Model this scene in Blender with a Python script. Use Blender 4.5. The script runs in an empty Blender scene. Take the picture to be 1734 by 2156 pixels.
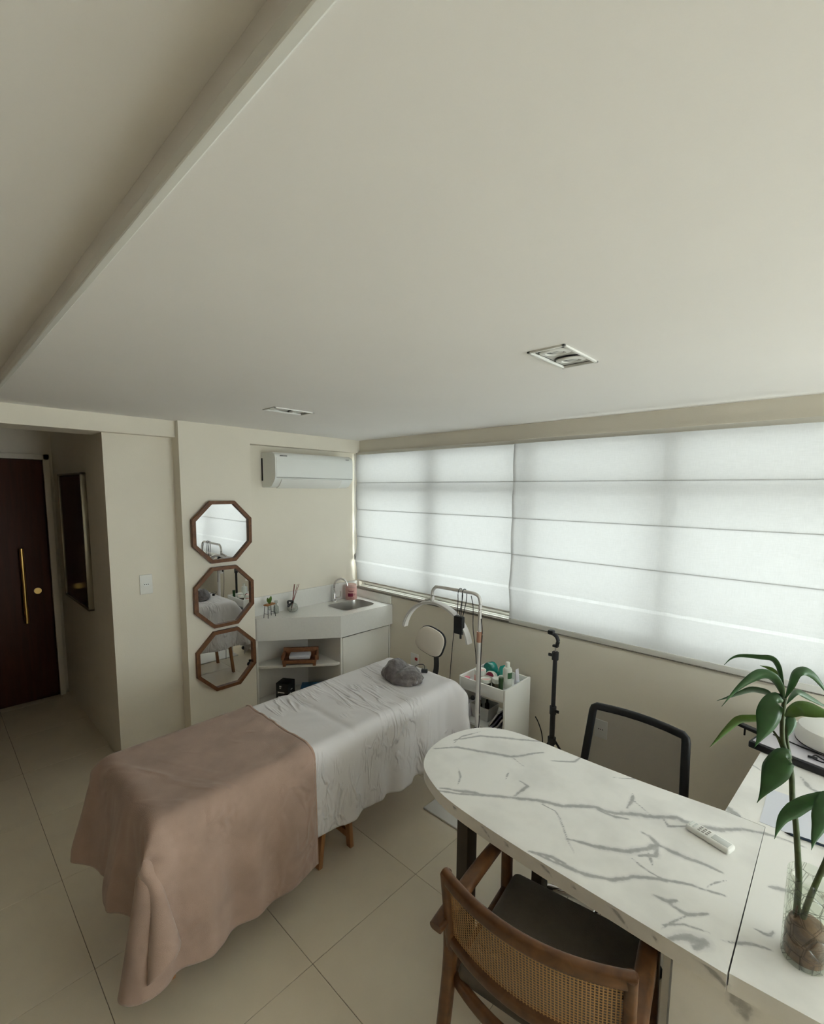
import bpy, bmesh, math, random
import numpy as np
from mathutils import Vector, Matrix, noise
R = math.radians
random.seed(7); np.random.seed(7)
SC = bpy.context.scene
COL = SC.collection

# ------------------------------------------------------------------ camera
cam_d = bpy.data.cameras.new('camera'); cam = bpy.data.objects.new('camera', cam_d); COL.objects.link(cam)
yaw, pit, rol = -0.755002, -0.107501, -0.0078818
f_ = np.array([math.sin(yaw)*math.cos(pit), math.cos(yaw)*math.cos(pit), math.sin(pit)])
r_ = np.array([math.cos(yaw), -math.sin(yaw), 0.0]); d_ = np.cross(f_, r_)
r2 = math.cos(rol)*r_ + math.sin(rol)*d_; d2 = -math.sin(rol)*r_ + math.cos(rol)*d_
cam.matrix_world = Matrix(((r2[0], -d2[0], -f_[0], 0), (r2[1], -d2[1], -f_[1], 0), (r2[2], -d2[2], -f_[2], 1.875), (0, 0, 0, 1)))
cam_d.sensor_fit = 'HORIZONTAL'; cam_d.sensor_width = 36.0
cam_d.lens = 36.0*976.13/1734.0
cam_d.shift_y = (1136.77-1078.0)/1734.0
cam_d.clip_start = 0.02
SC.camera = cam

# ------------------------------------------------------------------ world: bright overcast sky
W = bpy.data.worlds.new('overcast_sky'); SC.world = W; W.use_nodes = True
bg = W.node_tree.nodes['Background']; bg.inputs[0].default_value = (0.93, 0.98, 1.0, 1); bg.inputs[1].default_value = 4.2
SC.view_settings.view_transform = 'Standard'; SC.view_settings.look = 'None'
SC.view_settings.gamma = 1.0; SC.view_settings.exposure = 1.25; SC.view_settings.use_curve_mapping = False
SC.cycles.use_denoising = True
SC.cycles.max_bounces = 7; SC.cycles.diffuse_bounces = 5; SC.cycles.glossy_bounces = 4; SC.cycles.transmission_bounces = 4; SC.cycles.transparent_max_bounces = 10
SC.cycles.use_adaptive_sampling = True; SC.cycles.adaptive_threshold = 0.02; SC.cycles.adaptive_min_samples = 40
SC.cycles.sample_clamp_indirect = 6.0; SC.cycles.caustics_reflective = False; SC.cycles.caustics_refractive = False

# ------------------------------------------------------------------ materials
def mat(name, col, rough=0.6, metal=0.0, var=0.0, vscale=8.0, bump=0.0, bscale=60.0, sheen=0.0, trans=0.0, ior=1.45, coat=0.0, spec=0.5, emit=None):
    m = bpy.data.materials.new(name); m.use_nodes = True
    nt = m.node_tree; b = nt.nodes['Principled BSDF']
    b.inputs['Base Color'].default_value = (*col, 1); b.inputs['Roughness'].default_value = rough
    b.inputs['Metallic'].default_value = metal; b.inputs['IOR'].default_value = ior
    b.inputs['Specular IOR Level'].default_value = spec
    b.inputs['Transmission Weight'].default_value = trans; b.inputs['Coat Weight'].default_value = coat
    if sheen: b.inputs['Sheen Weight'].default_value = sheen; b.inputs['Sheen Roughness'].default_value = 0.5
    if emit: b.inputs['Emission Color'].default_value = (*emit[0], 1); b.inputs['Emission Strength'].default_value = emit[1]
    tc = None
    if var or bump: tc = nt.nodes.new('ShaderNodeTexCoord')
    if var:
        n = nt.nodes.new('ShaderNodeTexNoise'); n.inputs['Scale'].default_value = vscale; n.inputs['Detail'].default_value = 4
        nt.links.new(tc.outputs['Object'], n.inputs['Vector'])
        r = nt.nodes.new('ShaderNodeValToRGB'); e = r.color_ramp.elements
        e[0].position = 0.3; e[1].position = 0.7
        e[0].color = (*[c*(1-var) for c in col], 1); e[1].color = (*[min(1, c*(1+var)) for c in col], 1)
        nt.links.new(n.outputs['Fac'], r.inputs['Fac']); nt.links.new(r.outputs['Color'], b.inputs['Base Color'])
    if bump:
        n2 = nt.nodes.new('ShaderNodeTexNoise'); n2.inputs['Scale'].default_value = bscale; n2.inputs['Detail'].default_value = 5
        nt.links.new(tc.outputs['Object'], n2.inputs['Vector'])
        bu = nt.nodes.new('ShaderNodeBump'); bu.inputs['Strength'].default_value = bump; bu.inputs['Distance'].default_value = 0.01
        nt.links.new(n2.outputs['Fac'], bu.inputs['Height']); nt.links.new(bu.outputs['Normal'], b.inputs['Normal'])
    return m

def wood(name, c0, c1, rough=0.4, scale=(3, 40, 40)):
    m = mat(name, c0, rough); nt = m.node_tree; b = nt.nodes['Principled BSDF']
    tc = nt.nodes.new('ShaderNodeTexCoord'); mp = nt.nodes.new('ShaderNodeMapping'); mp.inputs['Scale'].default_value = scale
    n = nt.nodes.new('ShaderNodeTexNoise'); n.inputs['Scale'].default_value = 1.0; n.inputs['Detail'].default_value = 6; n.inputs['Distortion'].default_value = 0.6
    r = nt.nodes.new('ShaderNodeValToRGB'); e = r.color_ramp.elements; e[0].position = 0.32; e[1].position = 0.68
    e[0].color = (*c0, 1); e[1].color = (*c1, 1)
    nt.links.new(tc.outputs['Object'], mp.inputs['Vector']); nt.links.new(mp.outputs['Vector'], n.inputs['Vector'])
    nt.links.new(n.outputs['Fac'], r.inputs['Fac']); nt.links.new(r.outputs['Color'], b.inputs['Base Color'])
    return m

def wrinkles(m, ang, sc, strength, dist):
    nt = m.node_tree; b = nt.nodes['Principled BSDF']; old = b.inputs['Normal'].links[0].from_node if b.inputs['Normal'].links else None
    tc = nt.nodes.new('ShaderNodeTexCoord'); mp = nt.nodes.new('ShaderNodeMapping'); mp.inputs['Rotation'].default_value = (0, 0, R(ang)); mp2 = nt.nodes.new('ShaderNodeMapping'); mp2.inputs['Scale'].default_value = sc
    nt.links.new(tc.outputs['Object'], mp.inputs[0]); nt.links.new(mp.outputs[0], mp2.inputs[0])
    n = nt.nodes.new('ShaderNodeTexNoise'); n.inputs['Scale'].default_value = 1.0; n.inputs['Detail'].default_value = 2.0; n.inputs['Distortion'].default_value = 0.5; nt.links.new(mp2.outputs[0], n.inputs[0])
    s1 = nt.nodes.new('ShaderNodeMath'); s1.operation = 'SUBTRACT'; s1.inputs[1].default_value = 0.5; nt.links.new(n.outputs['Fac'], s1.inputs[0])
    s2 = nt.nodes.new('ShaderNodeMath'); s2.operation = 'ABSOLUTE'; nt.links.new(s1.outputs[0], s2.inputs[0])
    rp = nt.nodes.new('ShaderNodeMapRange'); rp.interpolation_type = 'SMOOTHSTEP'; rp.inputs['From Min'].default_value = 0.0; rp.inputs['From Max'].default_value = 0.10; rp.inputs['To Min'].default_value = 1.0; rp.inputs['To Max'].default_value = 0.0; nt.links.new(s2.outputs[0], rp.inputs['Value'])
    k = nt.nodes.new('ShaderNodeTexNoise'); k.inputs['Scale'].default_value = 3.2; nt.links.new(tc.outputs['Object'], k.inputs[0])
    kr = nt.nodes.new('ShaderNodeMapRange'); kr.inputs['From Min'].default_value = 0.46; kr.inputs['From Max'].default_value = 0.62; nt.links.new(k.outputs['Fac'], kr.inputs['Value'])
    mu = nt.nodes.new('ShaderNodeMath'); mu.operation = 'MULTIPLY'; nt.links.new(rp.outputs[0], mu.inputs[0]); nt.links.new(kr.outputs[0], mu.inputs[1])
    bu = nt.nodes.new('ShaderNodeBump'); bu.inputs['Strength'].default_value = strength; bu.inputs['Distance'].default_value = dist; nt.links.new(mu.outputs[0], bu.inputs['Height'])
    if old: nt.links.new(bu.outputs[0], old.inputs['Normal'])
    else: nt.links.new(bu.outputs[0], b.inputs['Normal'])

M = {}
M['wall'] = mat('cream_wall_paint', (0.80, 0.75, 0.65), 0.75, var=0.02, vscale=3, bump=0.06, bscale=180, spec=0.2)
M['ceil'] = mat('white_ceiling_paint', (0.885, 0.865, 0.845), 0.85, var=0.01, vscale=2, bump=0.015, bscale=120, spec=0.15)
M['grout'] = mat('tile_grout', (0.16, 0.14, 0.11), 0.8)
M['tile'] = mat('beige_porcelain_tile', (0.74, 0.66, 0.515), 0.24, var=0.03, vscale=5, bump=0.01, bscale=300, spec=0.4)
M['door'] = wood('dark_red_door_wood', (0.040, 0.008, 0.003), (0.066, 0.014, 0.005), 0.6, (30, 30, 2))
M['dimming_wood'] = wood('bounce_dimming_dark_wood', (0.10, 0.06, 0.035), (0.17, 0.105, 0.06), 0.5, (12, 12, 1.5))  # invented dark finish for an unseen wall, soaks up bounced light
M['taupe'] = mat('bounce_dimming_taupe', (0.27, 0.22, 0.17), 0.7, var=0.03, vscale=3)  # unseen wall tone, darkened to weaken bounce from behind the camera
M['rod'] = mat('dark_blind_rod', (0.10, 0.10, 0.10), 0.6)
M['brass'] = mat('brushed_brass', (0.75, 0.5, 0.18), 0.3, 1.0)
M['mwood'] = wood('walnut_mirror_frame', (0.105, 0.040, 0.015), (0.18, 0.075, 0.028), 0.45, (30, 30, 30))
M['mirror'] = mat('mirror_silver', (0.93, 0.93, 0.93), 0.01, 1.0)
M['white'] = mat('white_plastic', (0.80, 0.80, 0.77), 0.35)
M['acwhite'] = mat('ac_white_plastic', (0.82, 0.84, 0.82), 0.3)
M['lam'] = mat('white_laminate', (0.73, 0.71, 0.66), 0.4, var=0.01)
M['quartz'] = mat('white_quartz_counter', (0.74, 0.73, 0.70), 0.25, var=0.02, vscale=60)
M['steel'] = mat('stainless_steel', (0.55, 0.54, 0.52), 0.32, 1.0, bump=0.02, bscale=200)
M['chrome'] = mat('chrome', (0.8, 0.8, 0.8), 0.08, 1.0)
M['alu'] = mat('window_aluminium', (0.66, 0.64, 0.58), 0.45, 0.3)
M['granite'] = mat('granite_sill', (0.20, 0.18, 0.15), 0.4, var=0.6, vscale=220)
M['black'] = mat('black_plastic', (0.012, 0.013, 0.016), 0.45)
M['blacksoft'] = mat('black_rubber', (0.02, 0.02, 0.021), 0.6)
M['bed_leg'] = wood('beech_bed_leg', (0.30, 0.14, 0.055), (0.42, 0.21, 0.09), 0.45, (40, 40, 4))
M['cushion'] = mat('bed_vinyl', (0.65, 0.60, 0.55), 0.5)
M['sheet'] = mat('white_cotton_sheet', (0.72, 0.70, 0.715), 0.9, bump=0.10, bscale=14, sheen=0.1, spec=0.12); wrinkles(M['sheet'], 6, (2.6, 17, 6), 0.55, 0.022)
M['blanket'] = mat('mauve_plush_blanket', (0.40, 0.283, 0.232), 0.95, var=0.10, vscale=9, bump=0.25, bscale=400, sheen=0.3, spec=0.08); wrinkles(M['blanket'], -30, (1.6, 7, 5), 0.35, 0.02)
M['hem'] = mat('blanket_hem', (0.45, 0.31, 0.25), 0.9, sheen=0.4, spec=0.1)
M['greyplush'] = mat('grey_plush_in_plastic', (0.115, 0.10, 0.10), 0.35, var=0.35, vscale=30, bump=0.6, bscale=50, coat=0.5)
M['cwood'] = wood('walnut_chair_wood', (0.075, 0.030, 0.010), (0.15, 0.064, 0.022), 0.36, (25, 25, 25))
M['seatfab'] = mat('taupe_seat_fabric', (0.13, 0.11, 0.085), 0.85, var=0.08, vscale=40, bump=0.3, bscale=700, sheen=0.2)
M['legmetal'] = mat('dark_brown_table_leg', (0.045, 0.035, 0.024), 0.5)
M['leaf'] = mat('dark_green_leaf', (0.035, 0.105, 0.035), 0.38, var=0.3, vscale=20, coat=0.15)
M['leaf2'] = mat('light_green_leaf', (0.12, 0.24, 0.05), 0.4, var=0.25, vscale=20, coat=0.1)
M['stem'] = mat('cane_stem', (0.06, 0.085, 0.03), 0.55, var=0.35, vscale=40)
M['soil'] = mat('brown_water', (0.20, 0.11, 0.065), 0.35, var=0.55, vscale=34, bump=0.8, bscale=40); M['soil'].node_tree.nodes['Principled BSDF'].inputs['Alpha'].default_value = 0.86
M['root'] = mat('root_brown', (0.12, 0.07, 0.03), 0.7)
M['paper'] = mat('pale_blue_paper', (0.70, 0.72, 0.80), 0.7)
M['pen'] = mat('dark_blue_pen', (0.02, 0.04, 0.07), 0.3)
M['lilac'] = mat('pale_lilac_plastic', (0.66, 0.64, 0.70), 0.4)
M['lampw'] = mat('lamp_white_enamel', (0.74, 0.72, 0.70), 0.4, 0.2)
M['diff'] = mat('lamp_diffuser', (0.86, 0.86, 0.85), 0.45)
M['copper'] = mat('copper_clamp', (0.62, 0.36, 0.26), 0.3, 0.8)
M['cream'] = mat('cream_vinyl', (0.66, 0.60, 0.52), 0.5)
M['pink'] = mat('pink_jar', (0.72, 0.42, 0.38), 0.4)
M['rose'] = mat('rose_lid', (0.72, 0.20, 0.27), 0.4)
M['rosel'] = mat('pale_rose_label', (0.78, 0.52, 0.48), 0.5)
M['burg'] = mat('burgundy_label', (0.25, 0.02, 0.06), 0.5)
M['teal'] = mat('teal_plastic', (0.0, 0.23, 0.19), 0.2, coat=0.5)
M['green'] = mat('dark_green_plastic', (0.018, 0.07, 0.018), 0.3)
M['glabel'] = mat('green_label', (0.04, 0.13, 0.05), 0.5)
M['bottlew'] = mat('bottle_white', (0.74, 0.76, 0.70), 0.35)
M['amber'] = mat('dark_amber_glass', (0.07, 0.06, 0.035), 0.15)
M['wtray'] = wood('tray_wood', (0.20, 0.085, 0.04), (0.33, 0.15, 0.075), 0.5, (30, 6, 30))
M['blue'] = mat('blue_box_card', (0.012, 0.12, 0.28), 0.4, var=0.25, vscale=18)
M['ink'] = mat('white_print', (0.75, 0.75, 0.72), 0.6)
M['inkgrey'] = mat('grey_print', (0.30, 0.30, 0.30), 0.6)
M['dink'] = mat('dark_print', (0.05, 0.02, 0.03), 0.6)
M['red'] = mat('red_switch', (0.35, 0.02, 0.02), 0.4)
M['orange'] = mat('pale_wood', (0.42, 0.19, 0.07), 0.5, var=0.2, vscale=60)
M['reed'] = mat('reed_stick', (0.22, 0.05, 0.04), 0.6)
M['softgrey'] = mat('grey_screen', (0.62, 0.64, 0.62), 0.15)
M['button'] = mat('grey_buttons', (0.30, 0.29, 0.27), 0.5)
M['frame'] = mat('champagne_frame', (0.30, 0.27, 0.20), 0.35, 0.6)
M['darkglass'] = mat('dark_picture_glass', (0.030, 0.026, 0.016), 0.12)
M['lampin'] = mat('downlight_reflector', (0.45, 0.45, 0.44), 0.25, 0.8)
M['lampbox'] = mat('downlight_housing', (0.10, 0.10, 0.095), 0.4)
M['lampplate'] = mat('downlight_plate', (0.58, 0.58, 0.56), 0.5)
M['mag'] = mat('magazine_pages', (0.60, 0.57, 0.55), 0.6, var=0.2, vscale=40)
M['magd'] = mat('magazine_cover', (0.07, 0.06, 0.10), 0.4, var=0.5, vscale=30)
M['clearpl'] = mat('frosted_plastic', (0.72, 0.72, 0.68), 0.35, trans=0.25)

def clear_glass(name, tint=(0.95, 0.97, 0.95), bump=None, refl=0.12, rough=0.03):
    m = bpy.data.materials.new(name); m.use_nodes = True; nt = m.node_tree
    for n in list(nt.nodes):
        if n.type != 'OUTPUT_MATERIAL': nt.nodes.remove(n)
    out = [n for n in nt.nodes][0]
    t = nt.nodes.new('ShaderNodeBsdfTransparent'); t.inputs[0].default_value = (*tint, 1)
    g = nt.nodes.new('ShaderNodeBsdfGlossy'); g.inputs['Roughness'].default_value = rough
    lw = nt.nodes.new('ShaderNodeLayerWeight'); lw.inputs['Blend'].default_value = 0.5
    pw = nt.nodes.new('ShaderNodeMath'); pw.operation = 'POWER'; pw.inputs[1].default_value = 4.0; nt.links.new(lw.outputs['Facing'], pw.inputs[0])
    fr = nt.nodes.new('ShaderNodeMath'); fr.operation = 'MULTIPLY_ADD'; fr.inputs[1].default_value = 0.45; fr.inputs[2].default_value = 0.04; nt.links.new(pw.outputs[0], fr.inputs[0])
    mx = nt.nodes.new('ShaderNodeMixShader'); nt.links.new(fr.outputs[0], mx.inputs[0])
    nt.links.new(t.outputs[0], mx.inputs[1]); nt.links.new(g.outputs[0], mx.inputs[2]); nt.links.new(mx.outputs[0], out.inputs[0])
    if bump:
        tc = nt.nodes.new('ShaderNodeTexCoord'); v = nt.nodes.new('ShaderNodeTexVoronoi'); v.feature = 'DISTANCE_TO_EDGE'; v.inputs['Scale'].default_value = bump
        nt.links.new(tc.outputs['Object'], v.inputs['Vector'])
        mr = nt.nodes.new('ShaderNodeMapRange'); mr.inputs['From Min'].default_value = 0.0; mr.inputs['From Max'].default_value = 0.09
        nt.links.new(v.outputs['Distance'], mr.inputs['Value'])
        bu = nt.nodes.new('ShaderNodeBump'); bu.inputs['Strength'].default_value = 0.9; bu.inputs['Distance'].default_value = 0.004
        nt.links.new(mr.outputs[0], bu.inputs['Height']); nt.links.new(bu.outputs[0], g.inputs['Normal'])
        r = nt.nodes.new('ShaderNodeValToRGB'); e = r.color_ramp.elements
        e[0].position = 0.0; e[0].color = (0.50, 0.51, 0.47, 1); e[1].position = 0.4; e[1].color = (*tint, 1)
        nt.links.new(mr.outputs[0], r.inputs[0]); nt.links.new(r.outputs[0], t.inputs[0])
    return m
M['pane'] = clear_glass('window_glass')
M['vase'] = clear_glass('cracked_vase_glass', (0.95, 0.97, 0.94), bump=30)
M['water'] = clear_glass('tinted_water', (0.80, 0.72, 0.60))
M['bottle_glass'] = clear_glass('ribbed_bottle_glass', (0.86, 0.88, 0.86), bump=60)

def fabric_blind(name='white_roman_blind_linen', k=1.0):
    m = bpy.data.materials.new(name); m.use_nodes = True; nt = m.node_tree
    for n in list(nt.nodes):
        if n.type != 'OUTPUT_MATERIAL': nt.nodes.remove(n)
    out = [n for n in nt.nodes][0]
    tc = nt.nodes.new('ShaderNodeTexCoord')
    mp = nt.nodes.new('ShaderNodeMapping'); mp.inputs['Scale'].default_value = (22, 22, 330)
    mp2 = nt.nodes.new('ShaderNodeMapping'); mp2.inputs['Scale'].default_value = (330, 330, 22)
    n1 = nt.nodes.new('ShaderNodeTexNoise'); n1.inputs['Scale'].default_value = 1; n1.inputs['Detail'].default_value = 3
    n2 = nt.nodes.new('ShaderNodeTexNoise'); n2.inputs['Scale'].default_value = 1; n2.inputs['Detail'].default_value = 3
    nt.links.new(tc.outputs['Object'], mp.inputs[0]); nt.links.new(tc.outputs['Object'], mp2.inputs[0])
    nt.links.new(mp.outputs[0], n1.inputs[0]); nt.links.new(mp2.outputs[0], n2.inputs[0])
    ad = nt.nodes.new('ShaderNodeMath'); ad.operation = 'ADD'; nt.links.new(n1.outputs['Fac'], ad.inputs[0]); nt.links.new(n2.outputs['Fac'], ad.inputs[1])
    rp = nt.nodes.new('ShaderNodeValToRGB'); e = rp.color_ramp.elements; e[0].position = 0.3; e[1].position = 0.75
    hf = nt.nodes.new('ShaderNodeMath'); hf.operation = 'MULTIPLY'; hf.inputs[1].default_value = 0.5; nt.links.new(ad.outputs[0], hf.inputs[0])
    e[0].color = (0.122*k, 0.122*k, 0.120*k, 1); e[1].color = (0.212*k, 0.212*k, 0.210*k, 1); nt.links.new(hf.outputs[0], rp.inputs[0])
    tl = nt.nodes.new('ShaderNodeBsdfTranslucent'); nt.links.new(rp.outputs[0], tl.inputs[0])
    df = nt.nodes.new('ShaderNodeBsdfDiffuse'); df.inputs[0].default_value = (0.86, 0.86, 0.84, 1)
    tp = nt.nodes.new('ShaderNodeBsdfTransparent'); tp.inputs[0].default_value = (1, 1, 1, 1)
    m1 = nt.nodes.new('ShaderNodeMixShader'); m1.inputs[0].default_value = 0.42; nt.links.new(tl.outputs[0], m1.inputs[1]); nt.links.new(df.outputs[0], m1.inputs[2])
    m2 = nt.nodes.new('ShaderNodeMixShader'); m2.inputs[0].default_value = 0.006; nt.links.new(m1.outputs[0], m2.inputs[1]); nt.links.new(tp.outputs[0], m2.inputs[2])
    nt.links.new(m2.outputs[0], out.inputs[0]); return m
M['blind'] = fabric_blind()
M['fold_light'] = fabric_blind('painted_fold_highlight', 1.22)  # brighter linen standing in for light caught on the fold

def seethrough(name, col, alpha, rough=0.8):
    m = mat(name, col, rough); m.node_tree.nodes['Principled BSDF'].inputs['Alpha'].default_value = alpha; return m
M['chairmesh'] = seethrough('charcoal_chair_mesh', (0.03, 0.028, 0.022), 0.50)

def cane():
    m = mat('woven_cane', (0.42, 0.25, 0.10), 0.5); nt = m.node_tree; b = nt.nodes['Principled BSDF']
    uv = nt.nodes.new('ShaderNodeUVMap')
    mp = nt.nodes.new('ShaderNodeMapping'); mp.inputs['Scale'].default_value = (1, 1, 1)
    nt.links.new(uv.outputs[0], mp.inputs[0]); sx = nt.nodes.new('ShaderNodeSeparateXYZ'); nt.links.new(mp.outputs[0], sx.inputs[0])
    def sine(sock, k):
        a = nt.nodes.new('ShaderNodeMath'); a.operation = 'MULTIPLY'; a.inputs[1].default_value = k; nt.links.new(sock, a.inputs[0])
        s = nt.nodes.new('ShaderNodeMath'); s.operation = 'SINE'; nt.links.new(a.outputs[0], s.inputs[0])
        q = nt.nodes.new('ShaderNodeMath'); q.operation = 'ABSOLUTE'; nt.links.new(s.outputs[0], q.inputs[0]); return q.outputs[0]
    k = math.pi/0.0085
    mn = nt.nodes.new('ShaderNodeMath'); mn.operation = 'MINIMUM'; nt.links.new(sine(sx.outputs[0], k), mn.inputs[0]); nt.links.new(sine(sx.outputs[1], k), mn.inputs[1])
    gt = nt.nodes.new('ShaderNodeMath'); gt.operation = 'LESS_THAN'; gt.inputs[1].default_value = 0.62; nt.links.new(mn.outputs[0], gt.inputs[0])
    nt.links.new(gt.outputs[0], b.inputs['Alpha'])
    rp = nt.nodes.new('ShaderNodeValToRGB'); e = rp.color_ramp.elements; e[0].color = (0.46, 0.28, 0.11, 1); e[1].color = (0.24, 0.12, 0.04, 1); e[1].position = 0.62
    nt.links.new(mn.outputs[0], rp.inputs[0]); nt.links.new(rp.outputs[0], b.inputs['Base Color']); return m
M['cane'] = cane()

def marble():
    m = mat('white_marble_laminate', (0.78, 0.77, 0.73), 0.3); nt = m.node_tree; b = nt.nodes['Principled BSDF']
    at = nt.nodes.new('ShaderNodeAttribute'); at.attribute_name = 'vein'
    tc = nt.nodes.new('ShaderNodeTexCoord')
    n = nt.nodes.new('ShaderNodeTexNoise'); n.inputs['Scale'].default_value = 55; n.inputs['Detail'].default_value = 6; nt.links.new(tc.outputs['Object'], n.inputs[0])
    mu = nt.nodes.new('ShaderNodeMath'); mu.operation = 'MULTIPLY_ADD'; mu.inputs[1].default_value = 2.4; mu.inputs[2].default_value = -1.2; nt.links.new(n.outputs['Fac'], mu.inputs[0])
    ad = nt.nodes.new('ShaderNodeMath'); ad.operation = 'ADD'; nt.links.new(at.outputs['Fac'], ad.inputs[0]); nt.links.new(mu.outputs[0], ad.inputs[1])
    rp = nt.nodes.new('ShaderNodeValToRGB'); e = rp.color_ramp.elements
    e[0].position = 0.0; e[0].color = (0.38, 0.38, 0.375, 1); e[1].position = 0.95; e[1].color = (0.86, 0.85, 0.82, 1)
    k = rp.color_ramp.elements.new(0.30); k.color = (0.48, 0.48, 0.47, 1)
    k = rp.color_ramp.elements.new(0.50); k.color = (0.76, 0.75, 0.735, 1)
    mr = nt.nodes.new('ShaderNodeMapRange'); mr.inputs['From Min'].default_value = 0.0; mr.inputs['From Max'].default_value = 3.0
    nt.links.new(ad.outputs[0], mr.inputs['Value']); nt.links.new(mr.outputs[0], rp.inputs[0])
    n3 = nt.nodes.new('ShaderNodeTexNoise'); n3.inputs['Scale'].default_value = 5; n3.inputs['Detail'].default_value = 5; nt.links.new(tc.outputs['Object'], n3.inputs[0])
    r3 = nt.nodes.new('ShaderNodeValToRGB'); e3 = r3.color_ramp.elements; e3[0].position = 0.35; e3[0].color = (0.88, 0.88, 0.88, 1); e3[1].position = 0.55; e3[1].color = (1, 1, 1, 1)
    nt.links.new(n3.outputs['Fac'], r3.inputs[0])
    mx = nt.nodes.new('ShaderNodeMix'); mx.data_type = 'RGBA'; mx.blend_type = 'MULTIPLY'; mx.inputs[0].default_value = 1.0
    nt.links.new(rp.outputs[0], mx.inputs[6]); nt.links.new(r3.outputs[0], mx.inputs[7]); nt.links.new(mx.outputs[2], b.inputs['Base Color'])
    return m
M['marble'] = marble()

# ------------------------------------------------------------------ mesh helpers
def link(name, me, m, parent=None, smooth=None):
    if m: me.materials.append(M[m] if isinstance(m, str) else m)
    if smooth is not None:
        me.polygons.foreach_set('use_smooth', [True]*len(me.polygons))
        if smooth < 180: me.set_sharp_from_angle(angle=R(smooth))
    o = bpy.data.objects.new(name, me); COL.objects.link(o)
    if parent: o.parent = parent
    return o
def obj(name, bm, m, parent=None, smooth=40):
    bmesh.ops.recalc_face_normals(bm, faces=bm.faces[:])
    me = bpy.data.meshes.new(name); bm.to_mesh(me); bm.free()
    return link(name, me, m, parent, smooth)
def tag(o, label, cat, group=None, kind=None):
    if label: o['label'] = label
    if cat: o['category'] = cat
    if group: o['group'] = group
    if kind: o['kind'] = kind
    return o
def thing(name, label, cat, loc=(0, 0, 0), rz=0.0, group=None):
    o = bpy.data.objects.new(name, None); COL.objects.link(o); o.empty_display_size = 0.05
    o.location = loc; o.rotation_euler = (0, 0, rz); return tag(o, label, cat, group)
def struct(name, bm, m, label=None, smooth=None):
    o = obj(name, bm, m, None, smooth); o['kind'] = 'structure'
    if label: o['label'] = label
    return o
def nb(): return bmesh.new()
def box(bm, lo, hi, bev=0.0, seg=2, mtx=None):
    lo = Vector(lo); hi = Vector(hi); c = (lo+hi)/2; s = hi-lo
    g = bmesh.ops.create_cube(bm, size=1.0, matrix=Matrix.Translation(c) @ Matrix.Diagonal((s.x, s.y, s.z, 1)))
    vs = g['verts']
    if bev > 0:
        es = list({e for v in vs for e in v.link_edges})
        bev = min(bev, 0.49*min(s))
        rb = bmesh.ops.bevel(bm, geom=es, offset=bev, segments=seg, affect='EDGES', profile=0.5)
        vs = list({v for f in rb['faces'] for v in f.verts} | {v for v in vs if v.is_valid})
    if mtx is not None: bmesh.ops.transform(bm, matrix=mtx, verts=[v for v in vs if v.is_valid])
    return bm
def B(lo, hi, bev=0.0, seg=2, mtx=None): return box(nb(), lo, hi, bev, seg, mtx)
def prism(bm, poly, z0, z1, bev=0.0, seg=2, axis='z'):
    def P(a, b, c): return {'z': (a, b, c), 'y': (a, c, b), 'x': (c, a, b)}[axis]
    n = len(poly); v0 = [bm.verts.new(P(p[0], p[1], z0)) for p in poly]; v1 = [bm.verts.new(P(p[0], p[1], z1)) for p in poly]
    fs = [bm.faces.new(v0), bm.faces.new(v1)]
    for i in range(n): fs.append(bm.faces.new((v0[i], v0[(i+1) % n], v1[(i+1) % n], v1[i])))
    if bev:
        bmesh.ops.recalc_face_normals(bm, faces=fs)
        es = list({e for f in fs[:2] for e in f.edges}); bmesh.ops.bevel(bm, geom=es, offset=bev, segments=seg, affect='EDGES', profile=0.5)
    return bm
def lathe(bm, prof, c=(0, 0, 0), seg=28, mtx=None):
    rings = []
    for (r, z) in prof:
        if r < 1e-5: rings.append([bm.verts.new((c[0], c[1], c[2]+z))])
        else: rings.append([bm.verts.new((c[0]+r*math.cos(2*math.pi*i/seg), c[1]+r*math.sin(2*math.pi*i/seg), c[2]+z)) for i in range(seg)])
    for a, b in zip(rings[:-1], rings[1:]):
        if len(a) == 1 and len(b) == 1: continue
        for i in range(seg):
            j = (i+1) % seg
            if len(a) == 1: bm.faces.new((a[0], b[j], b[i]))
            elif len(b) == 1: bm.faces.new((a[i], a[j], b[0]))
            else: bm.faces.new((a[i], a[j], b[j], b[i]))
    if len(rings[0]) > 1: bm.faces.new(rings[0][::-1])
    if len(rings[-1]) > 1: bm.faces.new(rings[-1])
    if mtx is not None: bmesh.ops.transform(bm, matrix=mtx, verts=[v for r in rings for v in r])
    return bm
def smooth_path(pts, n=6):
    P = [Vector(p) for p in pts]
    if len(P) < 3: return P
    out = []
    for i in range(len(P)-1):
        p0 = P[i-1] if i else P[0]*2-P[1]; p1 = P[i]; p2 = P[i+1]; p3 = P[i+2] if i+2 < len(P) else P[-1]*2-P[-2]
        for k in range(n):
            t = k/n
            out.append(0.5*((2*p1)+(p2-p0)*t+(2*p0-5*p1+4*p2-p3)*t*t+(3*p1-p0-3*p2+p3)*t**3))
    out.append(P[-1]); return out
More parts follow.
